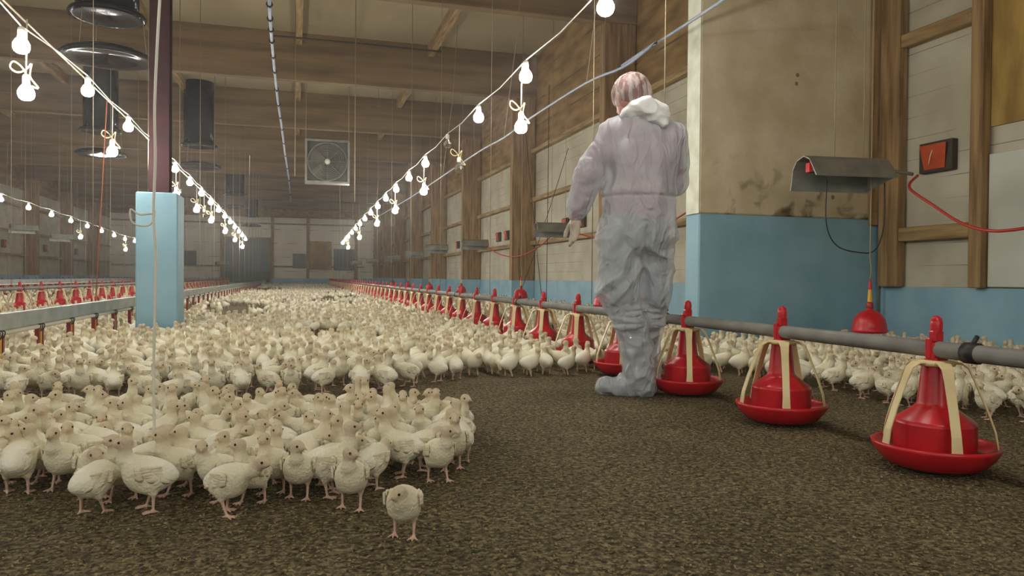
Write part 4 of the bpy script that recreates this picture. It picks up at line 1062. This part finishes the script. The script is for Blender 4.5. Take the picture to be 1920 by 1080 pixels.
# baggy coverall with creases
suit = [('e', (.04, .02, .93), (.215, .165, .20), None, .07), ('e', (.045, .02, 1.13), (.205, .150, .18), None, .07), ('e', (.065, .03, 1.33), (.215, .150, .20), None, .07),
        ('c', (-.085, .03, 1.47), .078, (.205, .035, 1.46), .078, .05), ('c', (.0, .03, 1.50), .085, (.08, .02, 1.53), .085, .04),
        ('c', (-.065, .01, .86), .135, (-.055, -.01, .60), .125, .05), ('c', (-.055, -.01, .60), .125, (-.02, -.01, .44), .088, .04),
        ('c', (.145, .05, .86), .115, (.145, .06, .60), .100, .05), ('c', (.145, .06, .60), .100, (.125, .08, .44), .078, .04),
        ('c', (-.11, .02, 1.45), .082, (-.235, .02, 1.23), .080, .04), ('c', (-.235, .02, 1.23), .080, (-.293, .05, 1.05), .064, .03), ('c', (-.293, .05, 1.05), .066, (-.302, .058, 1.015), .040, .02),
        ('c', (.235, .03, 1.44), .08, (.262, .12, 1.21), .076, .04), ('c', (.262, .12, 1.21), .076, (.18, .31, 1.235), .056, .03)]
# gathered folds above the boot covers
for i, z in enumerate((.50, .465, .43, .395)):
    suit.append(('e', (-.015 + .006 * (i % 2), -.01, z), (.108 - .004 * i, .105, .022), rot3(.05, (-1) ** i * .1, 0), .012))
    suit.append(('e', (.128, .075, z + .01), (.088, .09, .021), rot3(.05, (-1) ** i * -.1, 0), .012))
V, Q = sdf_mesh(suit, .0065, .03)
N = vnormals(V, Q)
def fold(v, ax, freq, ph, sharp=2.0):
    return 0
n1 = nz(V, (5.5, 5.5, 8), 1.3, 1); n2 = nz(V, (11, 11, 6), 7.7, 1); n3 = nz(V + np.stack([n1 * .08, n2 * .05, n2 * .08], 1), (16, 16, 22), 2.2, 1)
ridge = 1 - np.abs(n3) * 3.2; ridge = np.clip(ridge, -1, 1)
ridge2 = np.clip(1 - np.abs(nz(V + np.stack([n2 * .1, n1 * .05, n1 * .12], 1), (9, 9, 5), 5.1, 1)) * 4, -1, 1)
z = V[:, 2]
lowz = np.clip((1.08 - z) / .1, 0, 1); arm = np.clip((-.19 - V[:, 0]) / .03, 0, 1); lo_ = np.maximum(lowz * .8, arm * .7)
vf = np.clip(1 - np.abs(nz(V + np.stack([n1 * .05, n1 * .02, n1 * .1], 1), (13, 13, 2.2), 8.8, 1)) * 4, -1, 1)
d = n1 * .010 + ridge * .003 * lo_ + ridge2 * .005 * lo_ + vf * .005 * (1 - lo_ * .6)
seam = np.exp(-((z - 1.105) / .008) ** 2) * (V[:, 0] > -.17); d -= seam * .007; d += np.exp(-((z - 1.13) / .02) ** 2) * .005 * (V[:, 0] > -.17)
# pulled diagonal folds over the seat and thighs
dx = V[:, 0] - .075; diag = (1 - 2 * np.abs(np.sin(z * 14 + np.abs(dx) * 16 + n1 * 2.2))) * .9 + .3 * np.sin(z * 41 - np.abs(dx) * 30 + n2 * 2); low = np.clip((1.0 - z) / .15, 0, 1) * np.clip((z - .5) / .08, 0, 1)
d += diag * .011 * low; d -= np.exp(-(dx / .02) ** 2) * np.clip((.98 - z) / .1, 0, 1) * (z > .45) * .02
# arm crease and vertical back folds
up = np.clip((z - 1.13) / .1, 0, 1); d += np.sin(V[:, 0] * 62 + n2 * 3) * .0035 * up
V = V + N * d[:, None]
link('coverall', np_mesh('coverall', V, Q, M['suit']), per)['label'] = 'thin white disposable coverall'
# hood lying on the back of the neck
hd = [('e', (.078, -.035, 1.585), (.110, .088, .056), rot3(.25, .32, 0), .03), ('e', (.138, -.03, 1.55), (.060, .07, .064), rot3(0, .5, 0), .03), ('e', (.0, -.02, 1.572), (.075, .07, .036), rot3(0, -.2, 0), .03), ('e', (.11, .03, 1.60), (.05, .08, .05), None, .03), ('c', (.06, -.07, 1.60), .042, (.160, -.075, 1.505), .026, .03), ('-e', (.03, .02, 1.66), (.09, .09, .07), None)]
V, Q = sdf_mesh(hd, .006, .03); N = vnormals(V, Q); V = V + N * (nz(V, (14, 14, 20), 4.4) * .007 + np.clip(1 - np.abs(nz(V, (11, 11, 18), 2.4, 1)) * 4, -1, 1) * .006)[:, None]
link('hood', np_mesh('hood', V, Q, M['hood']), per)['label'] = 'thick white folded hood'
# hair and pleated net
hr = [('e', hp(0, -.012, .018), (.086, .098, .108), HR, .02), ('e', hp(0, -.05, -.03), (.07, .05, .06), HR, .02), ('-e', hp(0, .115, -.04), (.09, .07, .11), HR)]
V, Q = sdf_mesh(hr, .006, .02); link('hair', np_mesh('hair', V, Q, M['hair']), per)
nt_ = [('e', hp(0, -.015, .022), (.105, .118, .112), HR, .02), ('e', hp(0, -.05, -.035), (.094, .076, .08), HR, .03), ('-e', hp(0, .135, -.06), (.10, .07, .12), HR), ('-e', hp(0, .0, -.17), (.2, .2, .09), HR)]
V, Q = sdf_mesh(nt_, .005, .02); N = vnormals(V, Q); q = (V - H0) @ HR; ang = np.arctan2(q[:, 0], -q[:, 1]); V = V + N * (np.sin(ang * 20 + q[:, 2] * 10) * .0040 * np.clip(1 - np.abs(q[:, 2] - .0) / .12, 0, 1))[:, None]
link('hair_net', np_mesh('hair_net', V, Q, M['net']), per)['label'] = 'pleated translucent hair net'
# gloves
for wr, dd, cu, wd_ in ((wr_l, dl, .7, (.45, -.85, 0)), (wr_r, dr, 1.2, (.1, .3, 1.))):
    V, Q = sdf_mesh(hand_prims(wr, dd, -1, .0022, cu, wd_), .0032, .01); link('glove', np_mesh('glove', V, Q, M['glove']), per)
# boots and clear covers
for ax_, heel, toe, shk in ((ank_l, (.075, -.005, .05), (-.125, .03, .045), (-.0, 0, .40)), (ank_r, (.115, .10, .05), (.02, .26, .045), (.12, .08, .40))):
    pr = [('c', shk, .062, ax_, .058, .02), ('c', ax_, .058, heel, .048, .02), ('c', heel, .046, toe, .038, .03)]
    V, Q = sdf_mesh(pr, .009, .02); V[:, 2] = np.maximum(V[:, 2], .004); link('boot', np_mesh('boot', V, Q, M['boot']), per)
    top = (shk[0], shk[1], .425); ax2 = (ax_[0] + .01, ax_[1], .13)
    pr = [('c', top, .093, (ax_[0] - .005, ax_[1], .28), .088, .03), ('c', (ax_[0] - .005, ax_[1], .28), .088, ax2, .086, .03), ('c', ax2, .084, (heel[0] - .01, heel[1], .065), .074, .03), ('c', heel, .066, toe, .050, .03), ('e', toe, (.058, .055, .048), None, .02)]
    V, Q = sdf_mesh(pr, .007, .03); N = vnormals(V, Q)
    r1 = np.clip(1 - np.abs(nz(V, (14, 14, 9), 6.1, 1)) * 4, -1, 1); r2_ = nz(V, (22, 22, 26), 1.9, 1)
    V = V + N * (r1 * .008 + r2_ * .005)[:, None]; V[:, 2] = np.maximum(V[:, 2], .002)
    link('boot_cover', np_mesh('boot_cover', V, Q, M['plasticfilm']), per)['label'] = 'clear crinkled plastic boot cover'
tag(per, 'person in a thin white coverall, hair net and plastic boot covers seen from behind', 'person')
# fine dust in the air of the hall
M['dust'] = bpy.data.materials.new('dust_haze'); M['dust'].use_nodes = True
_n = M['dust'].node_tree; _n.nodes.clear(); _o = _n.nodes.new('ShaderNodeOutputMaterial'); _v = _n.nodes.new('ShaderNodeVolumeScatter')
_v.inputs['Color'].default_value = (.95, .93, .9, 1); _v.inputs['Density'].default_value = .003; _v.inputs['Anisotropy'].default_value = .7
_n.links.new(_v.outputs[0], _o.inputs['Volume'])
hz_ = MB().box(XL + .001, XR - .001, ZF + .001, ZB - .001, .001, CH - .001).build('dust_haze', M['dust']); tag(hz_, 'fine dust hanging in the air of the whole hall', 'haze', kind='stuff')
